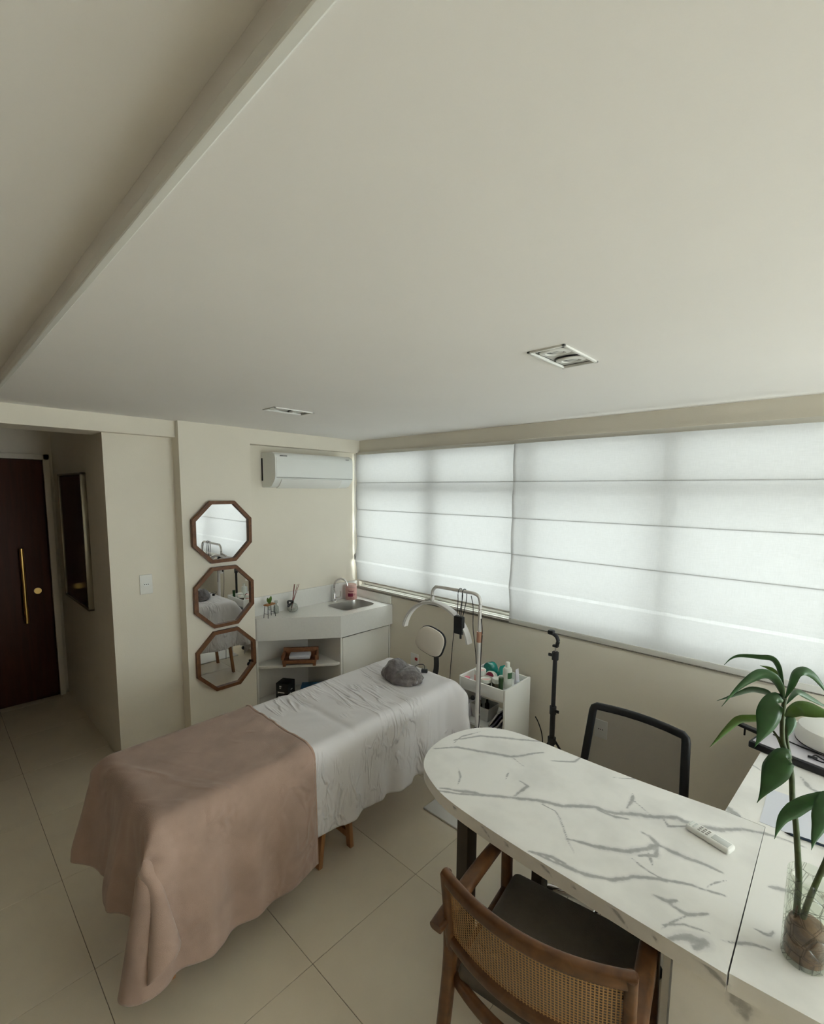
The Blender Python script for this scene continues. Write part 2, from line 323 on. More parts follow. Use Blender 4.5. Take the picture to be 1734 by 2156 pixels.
def sweep(bm, path, prof, up=(0, 0, 1), scale=None, closed=False):
    """sweep a 2D profile (side, up) along a path"""
    P = [Vector(p) for p in path]; up = Vector(up); rings = []
    n = len(P)
    for i, p in enumerate(P):
        a = P[i-1] if (i or closed) else P[i]; b = P[(i+1) % n] if (i < n-1 or closed) else P[i]
        t = (b-a).normalized(); s = t.cross(up)
        if s.length < 1e-4: s = t.cross(Vector((0, 1, 0)))
        s.normalize(); u = s.cross(t).normalized(); k = scale[i] if scale else 1.0
        rings.append([bm.verts.new(p+s*(q[0]*k)+u*(q[1]*k)) for q in prof])
    m = len(prof)
    rng = range(n if closed else n-1)
    for i in rng:
        A = rings[i]; Bq = rings[(i+1) % n]
        for j in range(m): bm.faces.new((A[j], A[(j+1) % m], Bq[(j+1) % m], Bq[j]))
    if not closed: bm.faces.new(rings[0][::-1]); bm.faces.new(rings[-1])
    return bm
def circ(r, n=10, ry=None): ry = r if ry is None else ry; return [(r*math.cos(2*math.pi*i/n), ry*math.sin(2*math.pi*i/n)) for i in range(n)]
def rrect(w, h, r, n=4):
    out = []
    for cx, cy, a0 in ((w/2-r, h/2-r, 0), (-w/2+r, h/2-r, 90), (-w/2+r, -h/2+r, 180), (w/2-r, -h/2+r, 270)):
        for k in range(n+1): a = R(a0+90*k/n); out.append((cx+r*math.cos(a), cy+r*math.sin(a)))
    return out
def tube(bm, pts, r, n=10, sm=6, scale=None):
    return sweep(bm, smooth_path(pts, sm) if sm else pts, circ(r, n), scale=scale)
def cyl(bm, a, b, r, n=16, r2=None):
    a = Vector(a); b = Vector(b); up = (0, 0, 1) if abs((b-a).normalized().z) < 0.95 else (0, 1, 0)
    return sweep(bm, [a, b], circ(r, n), up=up, scale=[1, (r2/r if r2 else 1)])

H = 2.335           # main ceiling
YW = 2.92           # window wall face
XL = -3.50          # left wall face
DY0, DY1 = 0.95, 2.88 # span of the glazing added in the unseen right wall as fill
# ------------------------------------------------------------------ setting
# floor with real tiles
bm = nb(); box(bm, (-5.4, -1.75, -0.06), (3.4, 3.2, -0.0035)); floor = struct('floor', bm, 'grout')
tm = nb(); box(tm, (-0.2991, -0.2991, -0.012), (0.2991, 0.2991, 0.0), 0.0012, 1); tme = bpy.data.meshes.new('tile'); tm.to_mesh(tme); tm.free(); tme.materials.append(M['tile'])
for ix in range(-7, 8):
    for iy in range(-4, 6):
        cx = -1.408+0.3+0.6*ix; cy = 0.341+0.3+0.6*iy
        if cx < -5.5 or cx > 3.3 or cy < -1.9 or cy > 3.1: continue
        if cx < -3.85 and cy > 1.0: continue
        t = bpy.data.objects.new('tile', tme); COL.objects.link(t); t.location = (cx, cy, 0); t.parent = floor
# ceiling: lower slab towards the window, raised slab behind, with the step between them
LAMPS = ((-0.758, 1.56), (-2.465, 1.545)); LW, LL = 0.058, 0.125
bm = nb(); vs = [bm.verts.new(p) for p in ((-3.62, 0.293, H), (3.4, 0.293, H), (3.4, 3.2, H), (-3.62, 3.2, H))]; es = [bm.edges.new((vs[i], vs[(i+1) % 4])) for i in range(4)]
for (x, y) in LAMPS:
    h0 = [bm.verts.new((x+a*LW, y+b*LL, H)) for a, b in ((-1, -1), (1, -1), (1, 1), (-1, 1))]; es += [bm.edges.new((h0[i], h0[(i+1) % 4])) for i in range(4)]
bmesh.ops.triangle_fill(bm, use_beauty=True, edges=es)
def quad(bm, *p): bm.faces.new([bm.verts.new(q) for q in p])
quad(bm, (-3.62, 0.293, H), (3.4, 0.293, H), (3.4, 0.293, 2.392), (-3.62, 0.293, 2.392)); quad(bm, (-3.62, -1.75, 2.392), (3.4, -1.75, 2.392), (3.4, 0.293, 2.392), (-3.62, 0.293, 2.392))
quad(bm, (-5.4, -1.75, 2.60), (3.4, -1.75, 2.60), (3.4, 3.2, 2.60), (-5.4, 3.2, 2.60)); struct('ceiling', bm, 'ceil')
bm = nb(); box(bm, (-3.43, 0.288, H-0.003), (3.2, 0.306, H+0.02), 0.003); struct('trim_1', bm, 'white')
# window wall
bm = nb()
box(bm, (-3.62, YW, 0.0), (3.4, YW+0.18, 0.925)); box(bm, (-3.62, YW, 2.225), (3.4, YW+0.18, 2.61)); box(bm, (-3.8, YW, 0.925), (-3.455, YW+0.18, 2.225)); box(bm, (3.1, YW, 0.925), (3.4, YW+0.18, 2.225))
struct('wall_window', bm, 'wall')
# left wall block, pillar with mirrors and bulkhead over the sink niche
bm = nb(); box(bm, (-5.3, 0.83, 0.0), (XL, YW+0.18, 2.6)); struct('wall_left', bm, 'wall')
bm = nb(); prism(bm, [(XL-0.02, 1.253), (-3.385, 1.253), (-3.403, 1.785), (XL-0.02, 1.785)], 0.0, H+0.01)
prism(bm, [(XL-0.02, 1.785), (-3.403, 1.785), (-3.446, YW), (XL-0.02, YW)], 2.219, H+0.01)
struct('wall_pillar', bm, 'wall')
bm = nb(); box(bm, (-3.72, -1.6, 2.224), (-3.435, 1.253, 2.6)); struct('trim_2', bm, 'wall')
bm = nb(); box(bm, (-5.3, -0.60, 0.0), (-5.12, 0.83, 2.6)); struct('wall_hall_end', bm, 'wall')
bm = nb(); box(bm, (-5.3, -1.75, 0.0), (XL, -0.14, 2.6)); struct('wall_hall_side', bm, 'dimming_wood')  # unseen side wall, set close and dark to dim the hall
bm = nb(); box(bm, (-5.3, -0.6, 2.42), (-3.5, 0.9, 2.55)); struct('ceiling_hall', bm, 'ceil')
bm = nb(); box(bm, (-3.62, -1.75, 0.0), (3.4, -1.60, 2.6)); struct('wall_back', bm, 'taupe')  # out of view; dark tone keeps camera-facing surfaces dim
bm = nb(); box(bm, (3.2, -1.75, 0.0), (3.4, DY0, 2.6)); box(bm, (3.2, DY1, 0.0), (3.4, YW+0.18, 2.6)); box(bm, (3.2, DY0, 2.2), (3.4, DY1, 2.6)); struct('wall_right', bm, 'wall')  # opening holds the invented glazing, out of view, for extra sky light
gd = obj('window_added_fill', B((3.26, DY0, 0.0), (3.34, DY1, 0.05)), 'alu'); gd['kind'] = 'structure'; gd['label'] = 'wide glazing added in the unseen right wall for fill light'
for k in range(4):
    y = DY0+(DY1-DY0)*k/3; obj('stile', B((3.26, max(DY0, y-0.03), 0.05), (3.34, min(DY1, y+0.03), 2.15)), 'alu', gd)
    if k < 3: obj('pane', B((3.298, y+0.03, 0.05), (3.302, y+(DY1-DY0)/3-0.03, 2.15)), 'pane', gd)
obj('head', B((3.26, DY0, 2.15), (3.34, DY1, 2.2)), 'alu', gd)

# entrance door at the end of the hall
d = obj('door_1', B((-5.12, -0.08, 0.008), (-5.075, 0.755, 2.105), 0.003), 'door'); tag(d, 'dark red-brown wooden entrance door at the end of the hall', None, kind='structure')
b_ = nb(); cyl(b_, (-5.02, 0.562, 0.72), (-5.02, 0.562, 1.36), 0.016); cyl(b_, (-5.08, 0.562, 0.80), (-5.02, 0.562, 0.80), 0.009); cyl(b_, (-5.08, 0.562, 1.28), (-5.02, 0.562, 1.28), 0.009)
obj('pull_handle', b_, 'brass', d)
b_ = nb(); cyl(b_, (-5.078, 0.655, 0.98), (-5.058, 0.655, 0.98), 0.026, 20); obj('lock', b_, 'brass', d)
b_ = nb(); box(b_, (-5.12, 0.758, 0.0), (-5.06, 0.80, 2.15), 0.003); box(b_, (-5.12, -0.13, 0.0), (-5.06, -0.083, 2.15), 0.003); box(b_, (-5.12, -0.13, 2.108), (-5.06, 0.80, 2.15), 0.003); obj('door_frame', b_, 'wall', d)
# window: aluminium frame, mullions and panes; unseen bare right end added for fill light
win = obj('window_1', B((-3.47, YW+0.03, 0.925), (3.1, YW+0.17, 0.945)), 'granite'); win['kind'] = 'structure'; win['label'] = 'wide aluminium window behind the blinds with granite sill, bare right end added for light'
obj('sill', B((-3.485, YW-0.012, 0.905), (3.1, YW+0.04, 0.925), 0.003), 'granite', win)
b_ = nb(); box(b_, (-3.47, YW+0.0, 0.926), (3.1, YW+0.012, 0.936), 0.002); box(b_, (-3.47, YW+0.022, 0.926), (3.1, YW+0.034, 0.945), 0.002); obj('track', b_, 'white', win)
fy0, fy1 = YW+0.044, YW+0.10
obj('bottom_rail', B((-3.47, fy0, 0.945), (3.1, fy1, 0.995), 0.003), 'alu', win)
obj('top_rail', B((-3.47, fy0, 2.18), (3.1, fy1, 2.225), 0.003), 'alu', win)
obj('transom', B((-3.47, fy0-0.005, 1.855), (3.1, fy1, 1.925), 0.003), 'alu', win)
mx = [-3.455, -2.545, -1.665, -0.765, 0.14, 1.05, 1.95, 3.08]
for x in mx: obj('mullion', B((x-0.032, fy0-0.01, 0.945), (x+0.032, fy1, 2.2), 0.003), 'alu', win)
for a, b in zip(mx[:-1], mx[1:]):
    for z0, z1 in ((0.99, 1.86), (1.92, 2.19)):
        obj('pane', B((a+0.03, YW+0.080, z0), (b-0.03, YW+0.084, z1)), 'pane', win)
for x in (-2.93, -2.15):
    b_ = nb(); tube(b_, [(x-0.05, YW+0.02, 0.985), (x-0.02, YW+0.0, 1.0), (x+0.02, YW+0.0, 0.99), (x+0.05, YW+0.012, 0.975)], 0.008); obj('latch', b_, 'alu', win)

# ------------------------------------------------------------------ roman blinds
def blind(name, label, x0, x1, y, zb, hembar):
    t = thing(name, label, 'blind', ((x0+x1)/2, y, zb), group='white roman blinds'); cx = (x0+x1)/2
    L = [2.205, 1.94, 1.682, 1.424, 1.188, zb]
    obj('head_rail', B((x0-cx, -0.005, 2.200-zb), (x1-cx, 0.035, 2.226-zb), 0.002), 'alu', t)
    for i in range(5):
        zt, zl = L[i], L[i+1]
        if i == 3: zl = 1.1945
        if i == 4: zt = 1.1755
        bm = nb(); nx, nz = 40, 10; g = []
        for k in range(nz+1):
            f = k/nz; row = []
            for j in range(nx+1):
                x = x0+(x1-x0)*j/nx
                bow = -0.010*math.sin(math.pi*f)
                if i == 3: bow = -0.020*f**2
                if i == 4: bow = -0.020*(1-f)**3
                wob = 0.0015*noise.noise(Vector((x*2.3, i*3.1, f*1.5)))
                row.append(bm.verts.new((x-cx, bow+wob*math.sin(math.pi*f), zt+(zl-zt)*f-zb)))
            g.append(row)
        for a, b in zip(g[:-1], g[1:]):
            for j in range(nx): bm.faces.new((a[j], a[j+1], b[j+1], b[j]))
        obj('fabric_panel', bm, 'blind', t, 180)
    sb = nb(); quad(sb, (x0-cx, -0.020, 1.1755-zb), (x1-cx, -0.020, 1.1755-zb), (x1-cx, -0.020, 1.1945-zb), (x0-cx, -0.020, 1.1945-zb)); obj('fold_highlight_strip', sb, 'fold_light', t)  # highlight along the lower fold, painted as a paler strip
    for z in L[1:4]:
        b_ = nb(); sweep(b_, [(x0-cx, 0.004, z-zb), (x1-cx, 0.004, z-zb)], circ(0.0034, 8, 0.0022)); obj('rod', b_, 'rod', t)
    if hembar: obj('bottom_bar', B((x0-cx, -0.006, -0.034), (x1-cx, 0.006, 0.0), 0.003), 'white', t)
    else: obj('bottom_bar', B((x0-cx, -0.002, -0.004), (x1-cx, 0.004, 0.010), 0.001), 'alu', t)
    return t
blind('roman_blind', 'shorter white roman blind beside the sink corner, window rail showing under it', -3.466, -1.727, YW-0.020, 0.99, False)
blind('roman_blind', 'long white roman blind above the tripod and plant, hanging over the sill', -1.733, 1.6, YW-0.045, 0.960, True)
t = thing('blind_chain', 'white bead chain with grey weight hanging in the window corner', 'blind chain', (-3.474, YW-0.035, 1.19))
b_ = nb(); tube(b_, [(-0.006, 0, 0.04), (-0.006, 0, 1.02)], 0.003, 6, 0); tube(b_, [(0.010, 0, 0.04), (0.010, 0, 1.02)], 0.003, 6, 0); obj('chain', b_, 'white', t)
b_ = nb(); lathe(b_, [(0.0, 0.0), (0.010, 0.006), (0.011, 0.05), (0.004, 0.066), (0, 0.067)], seg=12); obj('weight', b_, 'button', t)

# ------------------------------------------------------------------ air conditioner
t = thing('air_conditioner', 'white split air conditioner in the niche above the sink', 'air conditioner', (XL, 1.93, 1.885))
pr = [(0.0, 0.0), (0.115, 0.0), (0.15, 0.012), (0.185, 0.045), (0.207, 0.072), (0.212, 0.09), (0.212, 0.235), (0.20, 0.262), (0.165, 0.278), (0.0, 0.28)]
obj('body', prism(nb(), [(p[0], p[1]) for p in pr], 0.0, 0.78, 0.006, 2, axis='y'), 'acwhite', t)
b_ = nb(); box(b_, (0.205, 0.012, 0.083), (0.216, 0.768, 0.236), 0.003); obj('front_panel', b_, 'acwhite', t)
b_ = nb(); prism(b_, [(0.120, -0.002), (0.152, 0.010), (0.187, 0.043), (0.206, 0.068), (0.208, 0.066), (0.190, 0.039), (0.155, 0.006), (0.121, -0.006)], 0.06, 0.66, axis='y'); obj('air_flap', b_, 'white', t)
obj('seam', B((0.209, 0.01, 0.0765), (0.2145, 0.77, 0.080)), 'button', t)
obj('side_vent', B((0.002, -0.002, 0.055), (0.022, 0.004, 0.235)), 'black', t)
b_ = nb()
for k in range(6): box(b_, (0.208, 0.045+0.011*k, 0.246), (0.2135, 0.052+0.011*k, 0.254))
obj('brand_mark', b_, 'inkgrey', t)
b_ = nb(); [box(b_, (0.208, 0.70+0.012*k, 0.246), (0.2135, 0.708+0.012*k, 0.252)) for k in range(3)]; obj('model_mark', b_, 'inkgrey', t)

# ------------------------------------------------------------------ switch and outlets
t = thing('light_switch', 'white wall plate with a socket on the cream wall beside the hall', 'switch', (XL, 1.038, 1.212))
obj('plate', B((0, -0.04, -0.068), (0.010, 0.04, 0.068), 0.004), 'white', t)
b_ = nb(); prism(b_, [(0.025*math.cos(a), 0.014*math.sin(a)) for a in [k*math.pi/3 for k in range(6)]], 0.009, 0.0125, axis='x'); obj('socket_face', b_, 'acwhite', t)
b_ = nb(); [cyl(b_, (0.011, y, 0), (0.0130, y, 0), 0.0035, 10) for y in (-0.012, 0, 0.012)]; obj('holes', b_, 'black', t)
t = thing('wall_outlet', 'white outlet with a red switch behind the white stool', 'outlet', (-2.70, YW, 0.375))
obj('plate', B((-0.045, -0.010, -0.06), (0.045, 0, 0.06), 0.004), 'white', t); obj('red_switch', B((0.012, -0.018, 0.005), (0.040, -0.008, 0.03), 0.003), 'red', t)
t = thing('wall_outlet', 'white outlet seen through the mesh back of the office chair', 'outlet', (-1.055, YW, 0.35))
obj('plate', B((-0.04, -0.010, -0.06), (0.04, 0, 0.06), 0.004), 'white', t)
b_ = nb(); [cyl(b_, (x, -0.011, 0), (x, -0.009, 0), 0.0035, 10) for x in (-0.012, 0, 0.012)]; obj('holes', b_, 'black', t)

# ------------------------------------------------------------------ octagonal mirrors on the pillar
def octa(r): return [(r*math.cos(R(22.5+45*k))/math.cos(R(22.5)), r*math.sin(R(22.5+45*k))/math.cos(R(22.5))) for k in range(8)]
bm = nb(); ro, ri = octa(0.228), octa(0.203); loops = []
for poly, x in ((ro, 0.002), (ro, 0.030), (ri, 0.030), (ri, 0.002)): loops.append([bm.verts.new((x, p[0], p[1])) for p in poly])
for a in range(4):
    A, Bq = loops[a], loops[(a+1) % 4]
    for j in range(8): bm.faces.new((A[j], A[(j+1) % 8], Bq[(j+1) % 8], Bq[j]))
ob_frame = obj('frame', bm, 'mwood', None, None); me_frame = ob_frame.data
ob_glass = obj('glass', prism(nb(), octa(0.2035), 0.004, 0.012, axis='x'), 'mirror', None, None); me_glass = ob_glass.data
bpy.data.objects.remove(ob_frame); bpy.data.objects.remove(ob_glass)
for z, rzm, til, lab in ((1.556, 3.0, 0.8, 'top octagonal wood-framed mirror, reflecting the bright blinds'), (1.068, 0.7, 0.3, 'middle octagonal wood-framed mirror, reflecting the white bed sheet'), (0.584, -0.8, -0.8, 'bottom octagonal wood-framed mirror, reflecting bed legs and floor')):
    t = thing('octagonal_mirror', lab, 'mirror', (-3.386, 1.532, z), R(0.6), group='octagonal mirrors on the pillar'); t.rotation_euler = (0, R(til), R(rzm))
    for nme, me in (('frame', me_frame), ('glass', me_glass)):
        o = bpy.data.objects.new(nme, me); COL.objects.link(o); o.parent = t

# hall picture
t = thing('hall_picture', 'large dark glazed picture with metal frame on the hall wall', 'picture', (-4.357, 0.83, 0.975))
obj('glass', B((-0.375, -0.028, 0.01), (0.375, -0.004, 0.995)), 'darkglass', t)
b_ = nb()
for lo, hi in (((-0.387, -0.036, 0), (-0.372, 0, 1.005)), ((0.372, -0.036, 0), (0.387, 0, 1.005)), ((-0.387, -0.036, 0), (0.387, 0, 0.015)), ((-0.387, -0.036, 0.99), (0.387, 0, 1.005))): box(b_, lo, hi, 0.002)
obj('frame', b_, 'frame', t)

# ------------------------------------------------------------------ ceiling downlights
def downlight(x, y, label):
    t = thing('ceiling_downlight', label, 'ceiling light', (x, y, H), group='recessed double downlights')
    b_ = nb(); w, l = 0.066, 0.133
    for lo, hi in (((-w, -l, -0.006), (-w+0.010, l, 0.003)), ((w-0.010, -l, -0.006), (w, l, 0.003)), ((-w, -l, -0.006), (w, -l+0.010, 0.003)), ((-w, l-0.010, -0.006), (w, l, 0.003))): box(b_, lo, hi, 0.001)
    obj('frame', b_, 'white', t)
    b_ = nb()
    for lo, hi in (((-LW-0.004, -LL-0.004, 0.0), (-LW, LL+0.004, 0.09)), ((LW, -LL-0.004, 0.0), (LW+0.004, LL+0.004, 0.09)), ((-LW, -LL-0.004, 0.0), (LW, -LL, 0.09)), ((-LW, LL, 0.0), (LW, LL+0.004, 0.09)), ((-LW, -LL, 0.086), (LW, LL, 0.09))): box(b_, lo, hi)
    obj('housing', b_, 'lampbox', t)
    obj('inner_plate', B((-LW+0.001, -LL+0.001, 0.005), (LW-0.001, LL-0.001, 0.008)), 'lampplate', t)
    for dy in (-0.060, 0.060):
        mt = Matrix.Translation((0, dy, 0.001)) @ Matrix.Rotation(R(6), 4, 'X')
        b_ = nb(); lathe(b_, [(0.053, 0.010), (0.053, 0.002), (0.050, -0.001), (0.034, -0.003), (0.031, 0.0), (0.029, 0.010)], seg=32, mtx=mt); r = obj('lamp_ring', b_, 'white', t)
        b_ = nb(); lathe(b_, [(0.0, 0.003), (0.010, 0.003), (0.012, 0.006), (0.030, 0.001), (0.030, 0.0025), (0.012, 0.009), (0, 0.009)], seg=24, mtx=mt); obj('reflector', b_, 'lampbox', r)
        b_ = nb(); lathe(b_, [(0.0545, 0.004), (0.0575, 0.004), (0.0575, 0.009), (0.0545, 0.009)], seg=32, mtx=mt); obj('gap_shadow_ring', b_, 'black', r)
    return t
downlight(-0.758, 1.56, 'recessed double downlight nearer the camera, above the marble table')
downlight(-2.465, 1.545, 'recessed double downlight far off over the massage bed')

# ------------------------------------------------------------------ sink counter
t = thing('sink_counter', 'white stone counter with angled front in the corner niche', 'counter', (-3.5, 1.79, 0.645))
def L3(x, y): return (x+3.5, y-1.79)
outer = [L3(-3.497, 1.792), L3(-3.425, 1.792), L3(-3.405, 1.80), L3(-3.0, 2.334), L3(-2.985, 2.917), L3(-3.497, 2.917)]
hole = [(p[0]+(-3.235+3.5), p[1]+(2.64-1.79)) for p in rrect(0.285, 0.37, 0.07, 6)]
bm = nb(); zt = 0.185
vo = [bm.verts.new((*p, zt)) for p in outer]; vh = [bm.verts.new((*p, zt)) for p in hole]
es = [bm.edges.new((vo[i], vo[(i+1) % len(vo)])) for i in range(len(vo))] + [bm.edges.new((vh[i], vh[(i+1) % len(vh)])) for i in range(len(vh))]
bmesh.ops.triangle_fill(bm, use_beauty=True, edges=es)
vb = [bm.verts.new((*p, 0.0)) for p in outer]; vhb = [bm.verts.new((*p, zt-0.02)) for p in hole]
for i in range(len(vo)): j = (i+1) % len(vo); bm.faces.new((vo[i], vo[j], vb[j], vb[i]))
for i in range(len(vh)): j = (i+1) % len(vh); bm.faces.new((vh[i], vh[j], vhb[j], vhb[i]))
obj('countertop', bm, 'quartz', t, None)
obj('backsplash', B((0.003, 0.003, zt), (0.018, 1.127, zt+0.155), 0.002), 'quartz', t)
obj('side_backsplash', B((0.018, 1.112, zt), (0.50, 1.128, zt+0.075), 0.002), 'quartz', t)
# sink basin
t = thing('sink_basin', 'stainless steel basin set into the white counter', 'sink', (-3.235, 2.64, 0.83))
bm = nb(); rings = []
for (w, l, r, z) in ((0.297, 0.382, 0.075, 0.0015), (0.281, 0.366, 0.068, 0.0015), (0.276, 0.36, 0.066, -0.012), (0.262, 0.345, 0.065, -0.12), (0.22, 0.30, 0.06, -0.14), (0.05, 0.05, 0.0249, -0.146)):
    rings.append([bm.verts.new((p[0], p[1], z)) for p in rrect(w, l, r, 6)])
for a, b in zip(rings[:-1], rings[1:]):
    for i in range(len(a)): bm.faces.new((a[i], a[(i+1) % len(a)], b[(i+1) % len(a)], b[i]))
bm.faces.new(rings[-1]); obj('bowl', bm, 'steel', t)
b_ = nb(); lathe(b_, [(0, -0.140), (0.022, -0.141), (0.024, -0.145), (0, -0.146)], seg=20); obj('drain', b_, 'chrome', t)
# faucet
t = thing('faucet', 'chrome gooseneck tap standing behind the sink', 'faucet', (-3.437, 2.60, 0.83))
b_ = nb(); lathe(b_, [(0.024, 0.0), (0.024, 0.006), (0.014, 0.010), (0.013, 0.075), (0.010, 0.08)], seg=20); obj('base', b_, 'chrome', t)
b_ = nb(); tube(b_, [(0, 0, 0.07), (0, 0, 0.15), (0.012, 0.008, 0.195), (0.05, 0.035, 0.222), (0.09, 0.062, 0.20), (0.105, 0.073, 0.155)], 0.0095, 12, 8); obj('spout', b_, 'chrome', t)
b_ = nb(); cyl(b_, (0.0, 0.0, 0.045), (0.034, 0.04, 0.048), 0.010); tube(b_, [(0.034, 0.04, 0.045), (0.036, 0.043, 0.10)], 0.005, 8, 0); obj('lever', b_, 'chrome', t)
# pink jar
t = thing('pink_jar', 'large pink screw-top cream jar on the counter corner by the window', 'jar', (-3.405, 2.775, 0.8305))
b_ = nb(); lathe(b_, [(0.0, 0.0), (0.050, 0.0), (0.054, 0.006), (0.054, 0.112), (0.047, 0.12), (0, 0.12)], seg=32); obj('body', b_, 'pink', t)
b_ = nb(); lathe(b_, [(0, 0.118), (0.052, 0.118), (0.053, 0.122), (0.053, 0.142), (0.050, 0.146), (0, 0.146)], seg=32); obj('lid', b_, 'rosel', t)
def wrap(r, a0, a1, z0, z1, n=10):
    b = nb(); lo = [b.verts.new((r*math.cos(R(a0+(a1-a0)*i/n)), r*math.sin(R(a0+(a1-a0)*i/n)), z0)) for i in range(n+1)]; hi = [b.verts.new((v.co.x, v.co.y, z1)) for v in lo]
    for i in range(n): b.faces.new((lo[i], lo[i+1], hi[i+1], hi[i]))
    return b
obj('label', wrap(0.0545, -72, -20, 0.035, 0.068), 'burg', t)
b_ = wrap(0.0545, -70, -10, 0.085, 0.090)
for a0, a1, z in ((-70, -60, 0.096), (-60, -20, 0.079), (-18, 10, 0.058), (-18, 10, 0.048), (-55, -10, 0.020)):
    w = wrap(0.0545, a0, a1, z, z+0.004); tmp = bpy.data.meshes.new('x'); w.to_mesh(tmp); w.free(); b_.from_mesh(tmp); bpy.data.meshes.remove(tmp)
obj('lettering', b_, 'burg', t)['kind'] = 'stuff'
# reed diffuser
t = thing('reed_diffuser', 'round ribbed glass reed diffuser with black bow on the counter', 'diffuser', (-3.41, 2.135, 0.8305))
b_ = nb(); lathe(b_, [(0, 0.0), (0.028, 0.0), (0.043, 0.016), (0.047, 0.038), (0.038, 0.062), (0.016, 0.074), (0.014, 0.092), (0.011, 0.092), (0.012, 0.074)], seg=28); obj('bottle', b_, 'bottle_glass', t)
b_ = nb(); lathe(b_, [(0, 0.003), (0.026, 0.003), (0.040, 0.017), (0.042, 0.032), (0, 0.032)], seg=24); obj('perfume_oil', b_, 'clearpl', t)
for dx, dy, q in ((0.012, 0.020, 0.0), (0.02, 0.045, 0.012), (0.0, 0.034, -0.012), (0.03, 0.03, 0.004)):
    b_ = nb(); cyl(b_, (-dx*0.3, -dy*0.3, 0.02), (dx, dy+q, 0.235), 0.0022, 6); obj('reed', b_, 'reed', t)
b_ = nb()
for s, a in ((-1, 0.5), (1, -0.2)):
    sweep(b_, smooth_path([(0.012, -0.012, 0.082), (0.026, -0.03+0.02*s, 0.098+0.01*a), (0.030, -0.062*1.0, 0.085+0.02*s), (0.028, -0.055, 0.066+0.01*s), (0.014, -0.014, 0.078)], 5), [(-0.0015, -0.006), (0.0015, -0.006), (0.0015, 0.006), (-0.0015, 0.006)])
sweep(b_, smooth_path([(0.015, -0.012, 0.08), (0.035, -0.030, 0.05), (0.042, -0.036, 0.02)], 5), [(-0.001, -0.007), (0.001, -0.007), (0.001, 0.007), (-0.001, 0.007)])
obj('bow', b_, 'blacksoft', t)
# little stool planter
t = thing('stool_planter', 'tiny wooden stool planter with a green sprout on the counter', 'planter', (-3.385, 1.905, 0.8305), R(20))
b_ = nb(); box(b_, (-0.022, -0.046, 0.100), (0.022, -0.008, 0.112), 0.002); box(b_, (-0.022, 0.010, 0.100), (0.022, 0.048, 0.112), 0.002); box(b_, (-0.022, -0.046, 0.100), (-0.010, 0.048, 0.112), 0.002); box(b_, (0.010, -0.046, 0.100), (0.022, 0.048, 0.112), 0.002); obj('stool_top', b_, 'orange', t)
for sx in (-1, 1):
    for sy in (-1, 1):
        b_ = nb(); cyl(b_, (0.016*sx, 0.036*sy, 0.101), (0.022*sx, 0.045*sy, 0.0), 0.0024, 8); obj('leg', b_, 'black', t)
for sy in (-1, 1):
    b_ = nb(); cyl(b_, (-0.02, 0.0415*sy, 0.035), (0.02, 0.0415*sy, 0.035), 0.0018, 6); obj('stretcher', b_, 'black', t)
b_ = nb(); lathe(b_, [(0, 0.055), (0.009, 0.06), (0.013, 0.075), (0.011, 0.108), (0.013, 0.116), (0.0, 0.116)], seg=18); obj('glass_tube', b_, 'bottle_glass', t)
def leaf_simple(bm, base, tip, w, bend=(0, 0, 0), n=8, cup=0.15):
    base = Vector(base); tip = Vector(tip); ax = (tip-base); s = ax.cross(Vector((0.3, -0.8, 0.2))).normalized(); nn = s.cross(ax).normalized(); g = []
    for i in range(n+1):
        f = i/n; c = base+ax*f+Vector(bend)*math.sin(math.pi*f); ww = w*math.sin(math.pi*min(1, f*0.93+0.04))**0.8
        g.append((bm.verts.new(c-s*ww+nn*ww*cup), bm.verts.new(c), bm.verts.new(c+s*ww+nn*ww*cup)))
    for a, b in zip(g[:-1], g[1:]):
        bm.faces.new((a[0], a[1], b[1], b[0])); bm.faces.new((a[1], a[2], b[2], b[1]))
    return bm
for tip in ((0.0, -0.022, 0.165), (0.004, 0.018, 0.172), (0.012, 0.0, 0.158)):
    obj('leaf', leaf_simple(nb(), (0, 0, 0.112), tip, 0.013), 'leaf2', t, 180)
t = thing('glass_ornament', 'small clear glass bottle behind the stool planter', 'bottle', (-3.455, 2.005, 0.8305))
b_ = nb(); lathe(b_, [(0, 0), (0.02, 0.0), (0.024, 0.02), (0.022, 0.055), (0.009, 0.07), (0.009, 0.085), (0.014, 0.09), (0.014, 0.108), (0, 0.109)], seg=20); obj('body', b_, 'bottle_glass', t)

# ------------------------------------------------------------------ cabinet under the counter
t = thing('corner_cabinet', 'white corner cabinet with open angled shelves under the sink counter', 'cabinet', (-3.5, 1.79, 0.0))
obj('side_panel', B((0.003, 0.545, 0.0), (0.492, 0.565, 0.644), 0.001), 'lam', t)
obj('end_panel', B((0.003, 0.003, 0.0), (0.09, 0.018, 0.644), 0.001), 'lam', t)
obj('back_panel', B((0.002, 0.018, 0.0), (0.014, 1.12, 0.644)), 'lam', t)
sh = [(0.014, 0.018), (0.085, 0.018), (0.105, 0.03), (0.475, 0.50), (0.478, 0.544), (0.014, 0.544)]
obj('shelf', prism(nb(), sh, 0.408, 0.430, 0.002), 'lam', t); obj('shelf', prism(nb(), sh, 0.098, 0.120, 0.002), 'lam', t)
dd = obj('door', B((0.470, 0.572, 0.03), (0.490, 1.105, 0.632), 0.006), 'lam', t)
obj('filler_strip', B((0.462, 1.108, 0.0), (0.488, 1.127, 0.644), 0.001), 'lam', t)
